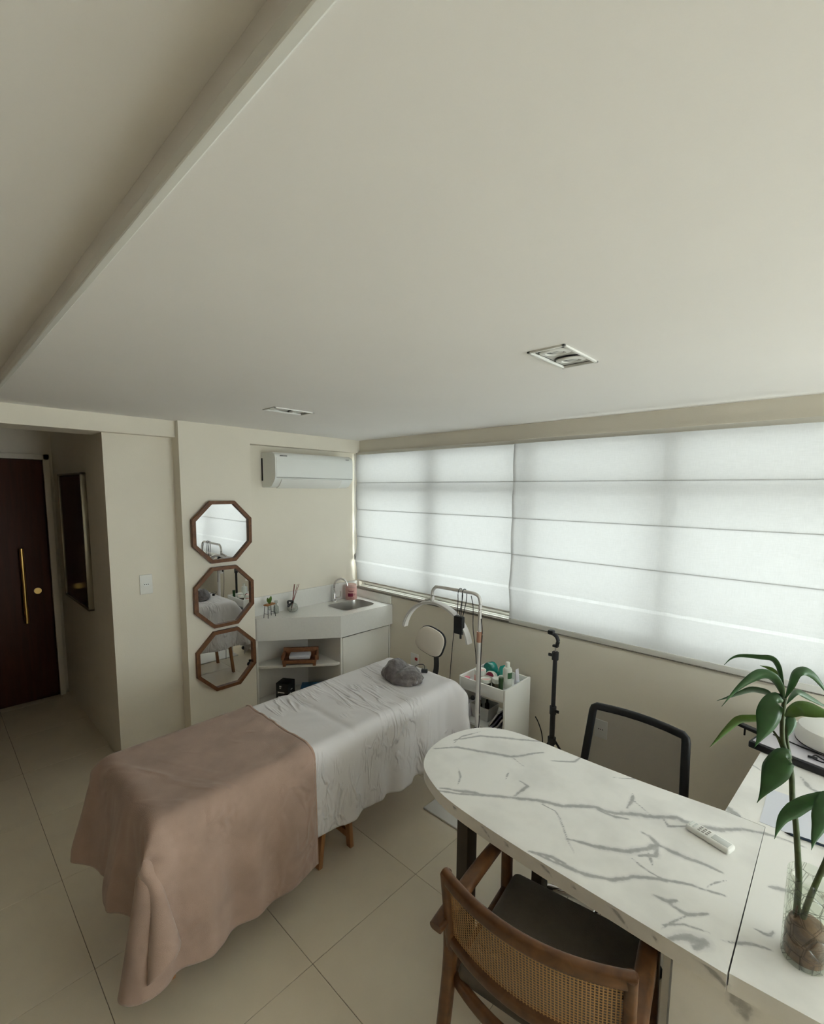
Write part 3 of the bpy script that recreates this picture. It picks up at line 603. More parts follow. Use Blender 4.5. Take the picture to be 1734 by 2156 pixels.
# things on the shelves
t = thing('wooden_tray_rack', 'brown wooden tray rack with a white cloth on the upper shelf', 'tray', (-3.235, 2.09, 0.4305), R(50))
b_ = nb(); box(b_, (-0.135, -0.075, 0.022), (0.135, -0.060, 0.05), 0.003); box(b_, (-0.135, 0.060, 0.022), (0.135, 0.075, 0.05), 0.003); box(b_, (-0.135, -0.075, 0.022), (0.135, 0.075, 0.032), 0.003); obj('tray', b_, 'wtray', t)
b_ = nb(); box(b_, (-0.145, 0.055, 0.0), (0.145, 0.075, 0.115), 0.004); box(b_, (-0.145, -0.07, 0.05), (-0.125, 0.075, 0.09), 0.004); box(b_, (0.125, -0.07, 0.05), (0.145, 0.075, 0.09), 0.004); obj('raised_back', b_, 'wtray', t)
for x in (-0.12, 0.12): obj('foot', B((x-0.012, -0.075, 0.0), (x+0.012, -0.045, 0.022), 0.002), 'wtray', t)
obj('cloth', B((-0.085, -0.055, 0.050), (0.085, 0.05, 0.082), 0.008), 'paper', t)
t = thing('glove_box', 'black glove dispenser box with white print on the lower shelf', 'box', (-3.315, 1.985, 0.1205), R(30))
obj('carton', B((-0.055, -0.045, 0), (0.055, 0.075, 0.155), 0.002), 'black', t)
b_ = nb()
for lo, hi in (((-0.022, -0.0458, 0.125), (-0.004, -0.045, 0.137)), ((-0.022, -0.0458, 0.112), (-0.008, -0.045, 0.118)), ((-0.035, -0.0458, 0.075), (0.022, -0.045, 0.083)), ((-0.038, -0.0458, 0.070), (-0.032, -0.045, 0.085)), ((0.0552, 0.0, 0.09), (0.0556, 0.03, 0.096)), ((0.0552, -0.02, 0.05), (0.0556, 0.0, 0.07))): box(b_, lo, hi)
obj('print', b_, 'ink', t)['kind'] = 'stuff'
obj('sticker', B((-0.035, -0.0458, 0.012), (0.035, -0.045, 0.045)), 'ink', t)
t = thing('blue_box', 'flat blue carton beside the black glove box on the lower shelf', 'box', (-3.255, 2.175, 0.1205), R(50))
obj('carton', B((-0.06, -0.075, 0), (0.12, 0.09, 0.075), 0.002), 'blue', t); obj('print', B((-0.08, -0.0908, 0.02), (0.05, -0.09, 0.035)), 'rose', t)

# ------------------------------------------------------------------ massage bed
BX0, BX1, BY0, BY1, BZ = -2.255, -1.665, 0.475, 2.185, 0.705
t = thing('massage_bed', 'folding massage bed on wooden legs under sheet and blanket', 'massage bed', ((BX0+BX1)/2, (BY0+BY1)/2, 0))
cx, cy = (BX0+BX1)/2, (BY0+BY1)/2; hw = (BX1-BX0)/2; hl = (BY1-BY0)/2; ym = 1.36-cy
obj('cushion', B((-hw, -hl, BZ-0.07), (hw, ym-0.004, BZ), 0.022, 3), 'cushion', t); obj('cushion', B((-hw, ym+0.004, BZ-0.07), (hw, hl, BZ), 0.022, 3), 'cushion', t)
b_ = nb(); box(b_, (-hw+0.02, -hl+0.02, BZ-0.13), (hw-0.02, ym-0.006, BZ-0.07)); obj('wooden_frame', b_, 'bed_leg', t); b_ = nb(); box(b_, (-hw+0.02, ym+0.006, BZ-0.13), (hw-0.02, hl-0.02, BZ-0.07)); obj('wooden_frame', b_, 'bed_leg', t)
def leg(p, q, w=0.034, d=0.024):
    b_ = nb(); sweep(b_, [p, q], rrect(w, d, 0.003, 2), up=(0, 1, 0)); obj('leg', b_, 'bed_leg', t)
for s in (-1, 1):
    X = s*(hw-0.10)+0.0; X = (-1.782-cx) if s > 0 else -(-1.782-cx)
    leg((X, 0.60-cy, BZ-0.10), (X+0.02*s, 0.535-cy, 0.0)); leg((X, 1.31-cy, BZ-0.10), (X, 1.235-cy, 0.0)); leg((X, 1.395-cy, BZ-0.10), (X, 1.435-cy, 0.0)); leg((X, 2.05-cy, BZ-0.10), (X+0.02*s, 2.10-cy, 0.0))
for yy in (1.245, 1.43):
    b_ = nb(); box(b_, (-(-1.782-cx), yy-cy-0.008, 0.05), ((-1.782-cx), yy-cy+0.008, 0.085)); obj('crossbar', b_, 'bed_leg', t)

# ------------------------------------------------------------------ cloth: small position-based simulation over the bed
def drape(x0, x1, y0, y1, sp, z0, slack, bedpad, steps=170, iters=10, seed=1, floorz=0.006, rx=1.0, fold=0.08, lam=0.19, padxy=0.0, folds=0.0, fade=None):
    rng = np.random.RandomState(seed)
    nx = int(round((x1-x0)/sp))+1; ny = int(round((y1-y0)/sp))+1
    gx, gy = np.meshgrid(np.linspace(x0, x1, nx), np.linspace(y0, y1, ny))
    P = np.stack([gx, gy, np.full_like(gx, z0)], -1); P[..., 2] += rng.rand(ny, nx)*0.004
    ly = (y1-y0)/(ny-1)*slack; lx = (x1-x0)/(nx-1)*rx; ld = math.hypot(lx, ly)
    hx = np.maximum(np.maximum(BX0-gx, gx-BX1), 0)[:1, :, None]; hy = np.maximum(np.maximum(BY0-gy, gy-BY1), 0)[:, :1, None]
    Ly = ly*(1+fold*np.clip(hx/0.3, 0, 1)); Lx = lx*(1+fold*np.clip(hy/0.3, 0, 1))
    V = np.zeros_like(P); dt = 1/60.
    A = 0.32*lam*math.sqrt(fold); wy = np.array([noise.noise(Vector((seed*3.1, j*sp*3.0, 0)))*0.5*lam for j in range(ny)])[:, None]; wx = np.array([noise.noise(Vector((seed*1.7, 9.0, i*sp*3.0)))*0.5*lam for i in range(nx)])[None, :]
    P[..., 2] += A*np.sin(2*np.pi*(gy+wy)/lam)*np.clip(hx[..., 0]/0.12, 0, 1) + A*np.sin(2*np.pi*(gx+wx)/lam)*np.clip(hy[..., 0]/0.12, 0, 1)
    c = np.array([(BX0+BX1)/2, (BY0+BY1)/2, BZ/2-0.1]); rad = 0.03
    h = np.array([(BX1-BX0)/2+bedpad+padxy, (BY1-BY0)/2+bedpad+padxy, BZ/2+0.1+bedpad])
    ax_ = np.clip(gx, BX0, BX1); ay_ = np.clip(gy, BY0, BY1); anc = np.stack([ax_, ay_, np.full_like(gx, BZ+bedpad)], -1)
    d0 = np.hypot(gx-ax_, gy-ay_)+0.004; G0 = np.stack([gx, gy], -1); ontop = d0 < 0.006
    def con(A, Bq, L, k):
        d = Bq-A; n = np.sqrt((d*d).sum(-1, keepdims=True))+1e-9; cor = d*(0.5*k*(n-L)/n); A += cor; Bq -= cor
    def soft(A, Bq, L, k):
        d = Bq-A; n = np.sqrt((d*d).sum(-1, keepdims=True))+1e-9; cor = d*(0.5*k*np.minimum(0, n-L)/n); A += cor; Bq -= cor
    def collide(P, Q):
        p = P-c; q = np.abs(p)-(h-rad); m = np.maximum(q, 0); ln = np.sqrt((m*m).sum(-1)); mq = q.max(-1)
        d = ln+np.minimum(mq, 0)-rad; hit = d < 0
        if hit.any():
            n = np.where((ln > 1e-9)[..., None], m/np.maximum(ln, 1e-9)[..., None], (q == mq[..., None]).astype(float)); n = n*np.sign(p)
            P[hit] -= (d[..., None]*n)[hit]
            top = hit & (n[..., 2] > 0.7); P[top, :2] = Q[top, :2]+(P[top, :2]-Q[top, :2])*0.35
        fl = P[..., 2] < floorz; P[fl, 2] = floorz; P[fl, :2] = Q[fl, :2]+(P[fl, :2]-Q[fl, :2])*0.3
    for s in range(steps):
        V[..., 2] -= 9.8*dt; V *= 0.965 if s < steps*0.7 else 0.90
        sp_ = np.sqrt((V*V).sum(-1, keepdims=True)); V *= np.minimum(1, 1.6/np.maximum(sp_, 1e-6))
        Q = P.copy(); P = P+V*dt
        for it in range(iters):
            con(P[:, 0:-1:2], P[:, 1::2], Lx, 1); con(P[:, 1:-1:2], P[:, 2::2], Lx, 1)
            con(P[0:-1:2], P[1::2], Ly, 1); con(P[1:-1:2], P[2::2], Ly, 1)
            con(P[0:-1:2, :-1], P[1::2, 1:], ld, 0.3); con(P[1:-1:2, :-1], P[2::2, 1:], ld, 0.3)
            con(P[0:-1:2, 1:], P[1::2, :-1], ld, 0.3); con(P[1:-1:2, 1:], P[2::2, :-1], ld, 0.3)
            if it % 2 == 0:
                for o in (0, 1, 2, 3):
                    k = (P.shape[1]-o)//4*4
                    soft(P[:, o:-4:4], P[:, o+4::4][:, :P[:, o:-4:4].shape[1]], lx*4, 0.22)
                    soft(P[o:-4:4], P[o+4::4][:P[o:-4:4].shape[0]], ly*4, 0.22)
            d = P-anc; n = np.sqrt((d*d).sum(-1)); far = n > d0; P[far] = (anc+d*(d0/np.maximum(n, 1e-9))[..., None])[far]
            P[ontop, :2] += (G0[ontop]-P[ontop, :2])*0.5
            if it == iters-1 or it % 4 == 0: collide(P, Q)
        V = (P-Q)/dt
    if folds > 0:
        def fn(c, k):
            v = noise.noise(Vector((c/lam, k*5.3+seed, 0.4)))*1.3+0.45*noise.noise(Vector((c*2.3/lam, k*2.1+seed, 3.4))); return max(0.0, min(1.0, 0.5+v))
        fy = [np.array([fn(y, k) for y in gy[:, 0]]) for k in (1, 2)]; fx = [np.array([fn(x, k) for x in gx[0]]) for k in (3, 4)]
        for j in range(ny):
            for i in range(nx):
                ex = max(BX0-gx[j, i], gx[j, i]-BX1); ey = max(BY0-gy[j, i], gy[j, i]-BY1)
                if ex > 0 and ex >= ey:
                    a = folds*min(1, ex/0.35)**1.1*max(0, 1-max(0, ey)/0.12)*(1.0 if fade is None else max(0.0, min(1.0, (gy[j, i]-fade[0])/fade[1]))); sg = 1 if gx[j, i] > BX1 else -1
                    P[j, i, 0] += sg*a*fy[0 if sg > 0 else 1][j]
                elif ey > 0:
                    a = folds*min(1, ey/0.35)**1.1*max(0, 1-max(0, ex)/0.12); sg = 1 if gy[j, i] > BY1 else -1
                    P[j, i, 1] += sg*a*fx[0 if sg > 0 else 1][i]
    return P
def cloth_obj(name, P, m, thick=0.004, sub=1):
    ny, nx = P.shape[:2]; me = bpy.data.meshes.new(name)
    idx = np.arange(ny*nx).reshape(ny, nx)
    F = np.stack([idx[:-1, :-1], idx[:-1, 1:], idx[1:, 1:], idx[1:, :-1]], -1).reshape(-1, 4)
    me.from_pydata(P.reshape(-1, 3).tolist(), [], F.tolist()); me.update()
    o = link(name, me, m, None, 180)
    md = o.modifiers.new('sub', 'SUBSURF'); md.levels = sub; md.render_levels = sub
    sd = o.modifiers.new('thick', 'SOLIDIFY'); sd.thickness = thick; sd.offset = 1.0 if True else 0
    return o
PS = drape(BX0-0.40, BX1+0.425, 1.03, BY1+0.36, 0.021, BZ+0.02, 1.0, 0.004, seed=3, fold=0.015, lam=0.12, folds=0.06, fade=(1.17, 0.25))
# fine wrinkles on the part lying on the bed
for j in range(PS.shape[0]):
    for i in range(PS.shape[1]):
        x, y, z = PS[j, i]
        if z > BZ-0.01:
            u = (x*0.55+y*0.83); v = (-x*0.83+y*0.55)
            w = noise.noise(Vector((u*5, v*26, 0.3))); w2 = noise.noise(Vector((x*3, y*3, 4.1)))
            PS[j, i, 2] += max(0, w)**1.5*0.016*max(0, w2+0.35) - 0.014*math.exp(-((y-1.36)/0.012)**2) + 0.004
sheet = tag(cloth_obj('bed_sheet', PS, 'sheet', 0.002), 'white cotton sheet draped over the head half of the massage bed', 'sheet')
PB = drape(BX0-0.34, BX1+0.55, BY0-0.40, 1.122, 0.021, BZ+0.05, 1.0, 0.012, seed=5, steps=190, fold=0.02, lam=0.22, padxy=0.004, folds=0.085, fade=(1.11, -0.3))
for j in range(PB.shape[0]):
    for i in range(PB.shape[1]):
        x, y, z = PB[j, i]
        if z > BZ-0.01:
            w = noise.noise(Vector((x*14+y*6, y*5, 1.3))); PB[j, i, 2] += max(0, w)*0.014*max(0, min(1, (y-0.75)*3.0)) + 0.004
blk = tag(cloth_obj('plush_blanket', PB, 'blanket', 0.006), 'mauve plush blanket draped over the foot end of the bed', 'blanket')
b_ = nb(); sweep(b_, [Vector(p)+Vector((0, 0.002, 0.003)) for p in PB[-1]], circ(0.007, 8)); obj('rolled_hem', b_, 'hem', blk, 180)

# wrapped grey cushion on the bed, with plug
t = thing('wrapped_cushion', 'grey plush lump wrapped in clear plastic on the white sheet', 'cushion', (-1.925, 1.965, BZ+0.010), R(8))
bm = nb(); bmesh.ops.create_icosphere(bm, subdivisions=5, radius=1.0)
for v in bm.verts:
    p = v.co.copy(); n = noise.fractal(p*1.6+Vector((3, 1, 2)), 1.0, 2.0, 4)*0.13
    k = 1+n; hgt = 0.085+0.035*math.exp(-((p.x+0.45)/0.35)**2)-0.02*math.exp(-((p.x-0.05)/0.15)**2)
    z = p.z*hgt*k if p.z > 0 else p.z*0.012
    v.co = Vector((p.x*0.135*k, p.y*0.105*k*(1+0.15*p.x), max(0.0, z+0.010)))
obj('wrapped_body', bm, 'greyplush', t, 180)
t = thing('power_plug', 'black plug with two pins lying beside the wrapped grey cushion', 'plug', (-1.888, 2.132, BZ+0.013), R(35))
obj('plug_body', B((-0.02, -0.013, 0), (0.02, 0.013, 0.024), 0.005), 'black', t)
for x in (-0.009, 0.009):
    b_ = nb(); cyl(b_, (x, 0, 0.022), (x, 0, 0.044), 0.0024, 8); obj('pin', b_, 'steel', t)
b_ = nb(); tube(b_, [(0.0, 0.01, 0.016), (-0.01, 0.03, 0.04), (-0.05, 0.0, 0.045), (-0.075, -0.045, 0.02), (-0.085, -0.06, 0.006)], 0.0025, 6, 6); obj('cord', b_, 'black', t)

# ------------------------------------------------------------------ half-moon lamp
LX, LY = -1.608, 2.325
t = thing('half_moon_lamp', 'half-moon lamp on a tall white pole standing behind the bed head', 'lamp', (LX, LY, 0))
obj('base_plate', B((-0.085, -0.41, 0.0), (0.26, 0.04, 0.012), 0.005), 'white', t)
b_ = nb(); cyl(b_, (0, 0, 0.01), (0, 0, 0.96), 0.0155, 16); obj('lower_pole', b_, 'lampw', t)
b_ = nb(); cyl(b_, (0, 0, 0.94), (0, 0, 1.005), 0.018, 16); obj('height_clamp', b_, 'copper', t)
b_ = nb(); tube(b_, [(0, 0, 1.0), (0, 0, 1.15), (0, 0, 1.19), (-0.012, 0, 1.225), (-0.045, 0, 1.238), (-0.09, 0, 1.239), (-0.33, 0, 1.236), (-0.362, 0, 1.228), (-0.385, 0, 1.20), (-0.388, 0, 1.15)], 0.0105, 12, 6); obj('bent_arm', b_, 'lampw', t)
b_ = nb(); lathe(b_, [(0, -0.022), (0.012, -0.02), (0.016, 0), (0.012, 0.02), (0, 0.022)], (-0.388, 0, 1.148), 14); cyl(b_, (-0.388, 0, 1.148), (-0.45, 0.01, 1.128), 0.008); lathe(b_, [(0, -0.016), (0.013, 0), (0, 0.016)], (-0.455, 0.01, 1.126), 12); obj('swivel_joint', b_, 'lampw', t)
arc = []; n = 34
for k in range(n+1):
    a = R(12+156*k/n); arc.append((-0.36+0.292*math.cos(a)*1.0, 0.0, 0.852+0.275*math.sin(a)))
b_ = nb(); sweep(b_, arc, rrect(0.050, 0.013, 0.004, 2), up=(0, 0, 1)); obj('arc_head', b_, 'lampw', t)
arc2 = [(p[0]*1.0-(-0.36-p[0])*0.0, 0.0, p[2]-0.0075) for p in arc]; arc2 = [(-0.36+(p[0]+0.36)*0.965, 0, 0.852+(p[2]-0.852)*0.965) for p in arc]
b_ = nb(); sweep(b_, arc2, rrect(0.040, 0.009, 0.003, 2), up=(0, 0, 1)); obj('diffuser', b_, 'diff', t)
t2 = thing('power_adapter', 'black power adapter hanging by its cords from the lamp arm', 'adapter', (LX-0.145, LY-0.016, 0.962))
obj('adapter_box', B((-0.035, -0.018, 0), (0.035, 0.014, 0.118), 0.008), 'black', t2)
b_ = nb(); cyl(b_, (0.012, 0, -0.028), (0.012, 0, 0.004), 0.007, 10); obj('strain_relief', b_, 'black', t2)
for xs, xo in ((-0.02, -0.012), (0.012, 0.02)):
    b_ = nb(); tube(b_, [(xs, 0, 0.112), (xo, -0.002, 0.2), (xo+0.002, -0.004, 0.275), (xo+0.006, 0.016, 0.293), (xo+0.008, 0.032, 0.272), (xo+0.01, 0.03, 0.22), (xs+0.006, 0.01, 0.11)], 0.0026, 6, 6); obj('hanging_cord', b_, 'black', t2)
b_ = nb(); tube(b_, [(-0.03, -0.004, 0.10), (-0.036, -0.01, 0.0), (-0.046, -0.02, -0.2), (-0.042, -0.04, -0.4), (-0.025, -0.06, -0.52), (0.02, -0.09, -0.74), (0.03, -0.1, -0.955)], 0.0026, 6, 8); cyl(b_, (-0.026, -0.06, -0.50), (-0.006, -0.075, -0.62), 0.006, 8); obj('supply_cord', b_, 'black', t2)
b_ = nb(); tube(b_, [(LX-0.06, LY-0.012, 1.225), (LX-0.04, LY-0.016, 1.15), (LX-0.035, LY-0.02, 1.03), (LX-0.015, LY-0.016, 0.88), (LX-0.008, LY-0.016, 0.80)], 0.0026, 6, 8); tube(b_, [(LX+0.014, LY-0.004, 1.09), (LX+0.024, LY-0.004, 1.0), (LX+0.018, LY-0.004, 0.86), (LX+0.016, LY-0.004, 0.6), (LX+0.016, LY-0.004, 0.43), (LX+0.012, LY-0.01, 0.34)], 0.0026, 6, 8)
o = obj('lamp_cord', b_, 'black'); tag(o, 'thin black lamp cord running down the white pole', 'cord')
t = thing('pole_clip', 'black clip with cable coil low on the lamp pole', 'clip', (LX+0.005, LY-0.015, 0.36))
b_ = nb(); tube(b_, [(0.02*math.cos(k*0.8), -0.012+0.006*math.sin(k*2.1), 0.0+0.028*math.sin(k*0.8)) for k in range(17)], 0.004, 6, 3); obj('cable_coil', b_, 'black', t); obj('clip_body', B((-0.016, -0.012, -0.05), (0.016, 0.002, -0.02), 0.004), 'black', t)

# ------------------------------------------------------------------ stool behind the bed
t = thing('white_stool', 'cream-padded stool with black-edged backrest behind the bed head', 'stool', (-2.24, 2.47, 0))
def blob(w, h, d, pw=2.6, n=40, m=8):
    bm = nb(); rings = []
    for k in range(m+1):
        f = k/m; s = (1-(2*f-1)**4)**0.35 if 0 < k < m else 0.72; yv = d*(f-0.5)
        rings.append([bm.verts.new((s*w*math.copysign(abs(math.cos(2*math.pi*i/n))**(2/pw), math.cos(2*math.pi*i/n))*(1-0.10*math.sin(2*math.pi*i/n)), yv, s*h*math.copysign(abs(math.sin(2*math.pi*i/n))**(2/pw), math.sin(2*math.pi*i/n)))) for i in range(n)])
    for a, b in zip(rings[:-1], rings[1:]):
        for i in range(n): bm.faces.new((a[i], a[(i+1) % n], b[(i+1) % n], b[i]))
    bm.faces.new(rings[0]); bm.faces.new(rings[-1]); return bm
mb = Matrix.Translation((0.0, 0.12, 0.735)) @ Matrix.Rotation(R(10), 4, 'Z') @ Matrix.Rotation(R(-14), 4, 'X') @ Matrix.Rotation(R(16), 4, 'Y')
b_ = blob(0.120, 0.096, 0.035, 3.0); bmesh.ops.transform(b_, matrix=mb, verts=b_.verts[:]); obj('backrest', b_, 'cream', t)
b_ = blob(0.128, 0.104, 0.026, 3.0); bmesh.ops.transform(b_, matrix=mb @ Matrix.Translation((0, 0.016, 0)), verts=b_.verts[:]); obj('back_shell', b_, 'black', t)
b_ = nb(); sweep(b_, smooth_path([(0.02, 0.15, 0.70), (0.03, 0.16, 0.60), (0.03, 0.15, 0.48), (0.01, 0.08, 0.415)], 6), rrect(0.045, 0.012, 0.003, 2), up=(0, 1, 0.2)); obj('back_bar', b_, 'black', t)
b_ = nb(); lathe(b_, [(0, 0.42), (0.13, 0.42), (0.165, 0.44), (0.17, 0.47), (0.15, 0.49), (0, 0.495)], (0, -0.02, 0), 32); obj('seat', b_, 'cream', t)
b_ = nb(); cyl(b_, (0, -0.02, 0.07), (0, -0.02, 0.42), 0.02); obj('gas_post', b_, 'black', t)
for k in range(5):
    a = R(72*k+20); b_ = nb(); cyl(b_, (0, -0.02, 0.075), (0.20*math.cos(a), -0.02+0.20*math.sin(a), 0.06), 0.014, 10); lathe(b_, [(0, -0.024), (0.014, -0.02), (0.024, 0), (0.014, 0.02), (0, 0.024)], (0.20*math.cos(a), -0.02+0.20*math.sin(a), 0.0242), 14); obj('leg', b_, 'black', t)

# ------------------------------------------------------------------ white trolley and its contents
TX0, TX1, TY0, TY1, TZ = -1.872, -1.502, 2.475, 2.795, 0.605
t = thing('white_trolley', 'white open-sided trolley with a raised tray against the window wall', 'trolley', (TX0, TY0, 0)); w = TX1-TX0; l = TY1-TY0
obj('side_panel', B((0, 0, 0.05), (0.014, l, TZ), 0.002), 'white', t); obj('side_panel', B((w-0.014, 0, 0.05), (w, l, TZ), 0.002), 'white', t)
for y in (0, l-0.012): obj('tray_rim', B((0.014, y, TZ-0.085), (w-0.014, y+0.012, TZ-0.004), 0.002), 'white', t)
obj('tray_floor', B((0.014, 0.012, TZ-0.063), (w-0.014, l-0.012, TZ-0.051)), 'white', t)
for z in (0.29, 0.06): obj('shelf', B((0.014, 0.0, z), (w-0.014, l, z+0.014), 0.001), 'white', t)
for x in (0.03, w-0.03):
    for y in (0.03, l-0.03):
        b_ = nb(); cyl(b_, (x-0.009, y, 0.024), (x+0.009, y, 0.024), 0.024, 18); box(b_, (x-0.006, y-0.01, 0.03), (x+0.006, y+0.01, 0.06)); obj('caster', b_, 'button', t)
FT = TZ-0.0505
def jar(name, label, x, y, r, h, bodym, lidm, lidh, top=None, z=FT, group=None):
    q = thing(name, label, 'jar', (x, y, z), group=group)
    b_ = nb(); lathe(b_, [(0, 0), (r*0.94, 0), (r*0.98, 0.004), (r*0.98, h-lidh), (0, h-lidh)], seg=28); obj('body', b_, bodym, q)
    b_ = nb(); lathe(b_, [(0, h-lidh), (r, h-lidh+0.0005), (r, h-0.003), (r*0.95, h), (0, h)], seg=28); obj('lid', b_, lidm, q)
    if top:
        b_ = nb(); prism(b_, [(r*0.8*math.cos(a), r*0.8*math.sin(a)) for a in [R(-140+180*k/12) for k in range(13)]], h, h+0.0006); obj('top_label', b_, top, q, None)
    return q
jar('small_jar', 'tiny pink-topped jar in the left front corner of the trolley tray', -1.838, 2.524, 0.019, 0.034, 'rosel', 'rose', 0.016)
jar('cream_jar', 'tall white cream jar with pale pink top at the left of the tray', -1.785, 2.60, 0.042, 0.082, 'rosel', 'bottlew', 0.034, 'rosel')
jar('cream_jar', 'white-lidded cream jar with pink top in the front middle of the tray', -1.694, 2.538, 0.036, 0.060, 'amber', 'bottlew', 0.022, 'rosel')
q = thing('cream_jar', 'white cream jar standing on edge with burgundy label in the tray', 'jar', (-1.706, 2.622, FT+0.041), 0)
mt = Matrix.Rotation(R(68), 4, 'X')
b_ = nb(); lathe(b_, [(0, -0.02), (0.038, -0.02), (0.040, -0.012), (0.040, 0.02), (0.036, 0.024), (0, 0.024)], seg=28, mtx=mt); obj('body', b_, 'bottlew', q)
b_ = nb(); prism(b_, [(0.032*math.cos(a), 0.032*math.sin(a)) for a in [R(10+160*k/14) for k in range(15)]], 0.024, 0.0248); bmesh.ops.transform(b_, matrix=mt, verts=b_.verts[:]); obj('top_label', b_, 'burg', q, None)
jar('amber_jar', 'dark amber glass jar with a white lid behind the green bottle', -1.625, 2.566, 0.032, 0.075, 'amber', 'bottlew', 0.03)
q = thing('green_bottle', 'slim dark green bottle at the front right of the tray', 'bottle', (-1.566, 2.522, FT)); b_ = nb(); lathe(b_, [(0, 0), (0.0145, 0), (0.015, 0.01), (0.015, 0.078), (0.0165, 0.08), (0.0165, 0.108), (0.015, 0.11), (0, 0.11)], seg=20); obj('body', b_, 'green', q)
q = thing('white_bottle', 'tall white lotion bottle with green label in the tray', 'bottle', (-1.588, 2.635, FT))
b_ = nb(); lathe(b_, [(0, 0), (0.029, 0), (0.031, 0.006), (0.031, 0.125), (0.024, 0.139), (0.013, 0.143), (0, 0.143)], seg=28); obj('body', b_, 'bottlew', q)
b_ = nb(); lathe(b_, [(0, 0.14), (0.015, 0.141), (0.016, 0.172), (0.013, 0.176), (0, 0.177)], seg=20); obj('cap', b_, 'bottlew', q); obj('label', wrap(0.0316, -55, 20, 0.07, 0.112), 'glabel', q)
q = thing('lilac_tube', 'pale lilac squeeze tube at the right rear of the tray', 'tube', (-1.545, 2.685, FT)); b_ = nb(); lathe(b_, [(0, 0), (0.016, 0), (0.016, 0.02), (0.018, 0.024), (0.018, 0.05), (0, 0.05)], seg=18); obj('cap', b_, 'paper', q)
b_ = nb(); rg = []
for z, rx, ry in ((0.024, 0.018, 0.018), (0.08, 0.018, 0.012), (0.125, 0.019, 0.002)): rg.append([b_.verts.new((ry*math.cos(2*math.pi*i/20), rx*math.sin(2*math.pi*i/20), z)) for i in range(20)])
for a, bb in zip(rg[:-1], rg[1:]):
    for i in range(20): b_.faces.new((a[i], a[(i+1) % 20], bb[(i+1) % 20], bb[i]))
b_.faces.new(rg[-1]); obj('tube_body', b_, 'lilac', q)
q = thing('tape_dispenser', 'glossy teal plastic tape dispenser at the back of the tray', 'dispenser', (-1.735, 2.715, FT), R(-12))
prof = []
for k in range(25): a = R(200-220*k/24); prof.append((-0.045+0.048*math.cos(a), 0.052+0.048*math.sin(a)))
prof += [(0.02, 0.045), (0.045, 0.055), (0.060, 0.10), (0.068, 0.112), (0.075, 0.07), (0.098, 0.0), (-0.06, 0.0)]
obj('shell', prism(nb(), prof, -0.028, 0.028, 0.006, 2, axis='y'), 'teal', q); b_ = nb(); cyl(b_, (-0.045, -0.03, 0.052), (-0.045, 0.03, 0.052), 0.018, 20); obj('hub', b_, 'teal', q)
q = thing('flat_compact', 'small white flat case lying behind the amber jar', 'case', (-1.648, 2.665, FT)); b_ = nb(); lathe(b_, [(0, 0), (0.026, 0), (0.028, 0.006), (0.028, 0.045), (0.022, 0.052), (0, 0.053)], seg=24); obj('body', b_, 'bottlew', q)
# lower trolley shelf
q = thing('plastic_basket', 'whitish plastic basket of bottles on the lower trolley shelf', 'basket', (-1.74, 2.60, 0.3045))
bm = nb()
for a, (wo, lo_, z) in enumerate(((0.065, 0.055, 0.0), (0.080, 0.07, 0.10))):
    pass
ro = [(-0.068, -0.06), (0.068, -0.06), (0.068, 0.06), (-0.068, 0.06)]
v0 = [bm.verts.new((x*0.9, y*0.9, 0.002)) for x, y in ro]; v1 = [bm.verts.new((x*1.12, y*1.12, 0.10)) for x, y in ro]; v2 = [bm.verts.new((x*1.07, y*1.07, 0.10)) for x, y in ro]; v3 = [bm.verts.new((x*0.85, y*0.85, 0.006)) for x, y in ro]
bm.faces.new(v0)
for A, Bq in ((v0, v1), (v1, v2), (v2, v3)):
    for i in range(4): bm.faces.new((A[i], A[(i+1) % 4], Bq[(i+1) % 4], Bq[i]))
bm.faces.new(v3); obj('tub', bm, 'clearpl', q)
for x, y, hh in ((-0.03, -0.015, 0.115), (0.012, 0.012, 0.125), (0.04, -0.02, 0.10)):
    b_ = nb(); lathe(b_, [(0, 0.008), (0.016, 0.008), (0.016, hh-0.03), (0.008, hh-0.02), (0.008, hh), (0, hh)], (x, y, 0), 16); obj('bottle', b_, 'amber', q)
q = thing('white_box', 'small white box on the left of the lower trolley shelf', 'box', (-1.835, 2.59, 0.3045)); obj('carton', B((-0.02, -0.07, 0), (0.02, 0.09, 0.10), 0.003), 'lilac', q); b_ = nb(); lathe(b_, [(0, 0.10), (0.014, 0.10), (0.017, 0.11), (0.01, 0.125), (0, 0.127)], seg=14); obj('knob', b_, 'black', q)
for k, (lab, mm, dx) in enumerate((('leaning magazine with pale pages nearest the basket on the trolley shelf', 'mag', 0.0), ('second leaning magazine, dark cover, on the trolley shelf', 'magd', 0.028), ('third leaning magazine with pale pages by the trolley side', 'mag', 0.055))):
    q = thing('magazine', lab, 'magazine', (-1.652+dx, 2.51, 0.3045), group='magazines leaning on the lower trolley shelf')
    mm_ = Matrix.Rotation(R(32), 4, 'Y'); b_ = nb(); box(b_, (0.0, 0.0, 0.004), (0.010, 0.20, 0.135 if dx < 0.03 else 0.10), 0.002, 2, mm_); obj('pages', b_, mm, q)
    b_ = nb(); box(b_, (0.0101, 0.002, 0.006), (0.0112, 0.198, 0.133 if dx < 0.03 else 0.098), 0, 2, mm_); obj('cover', b_, 'magd', q)

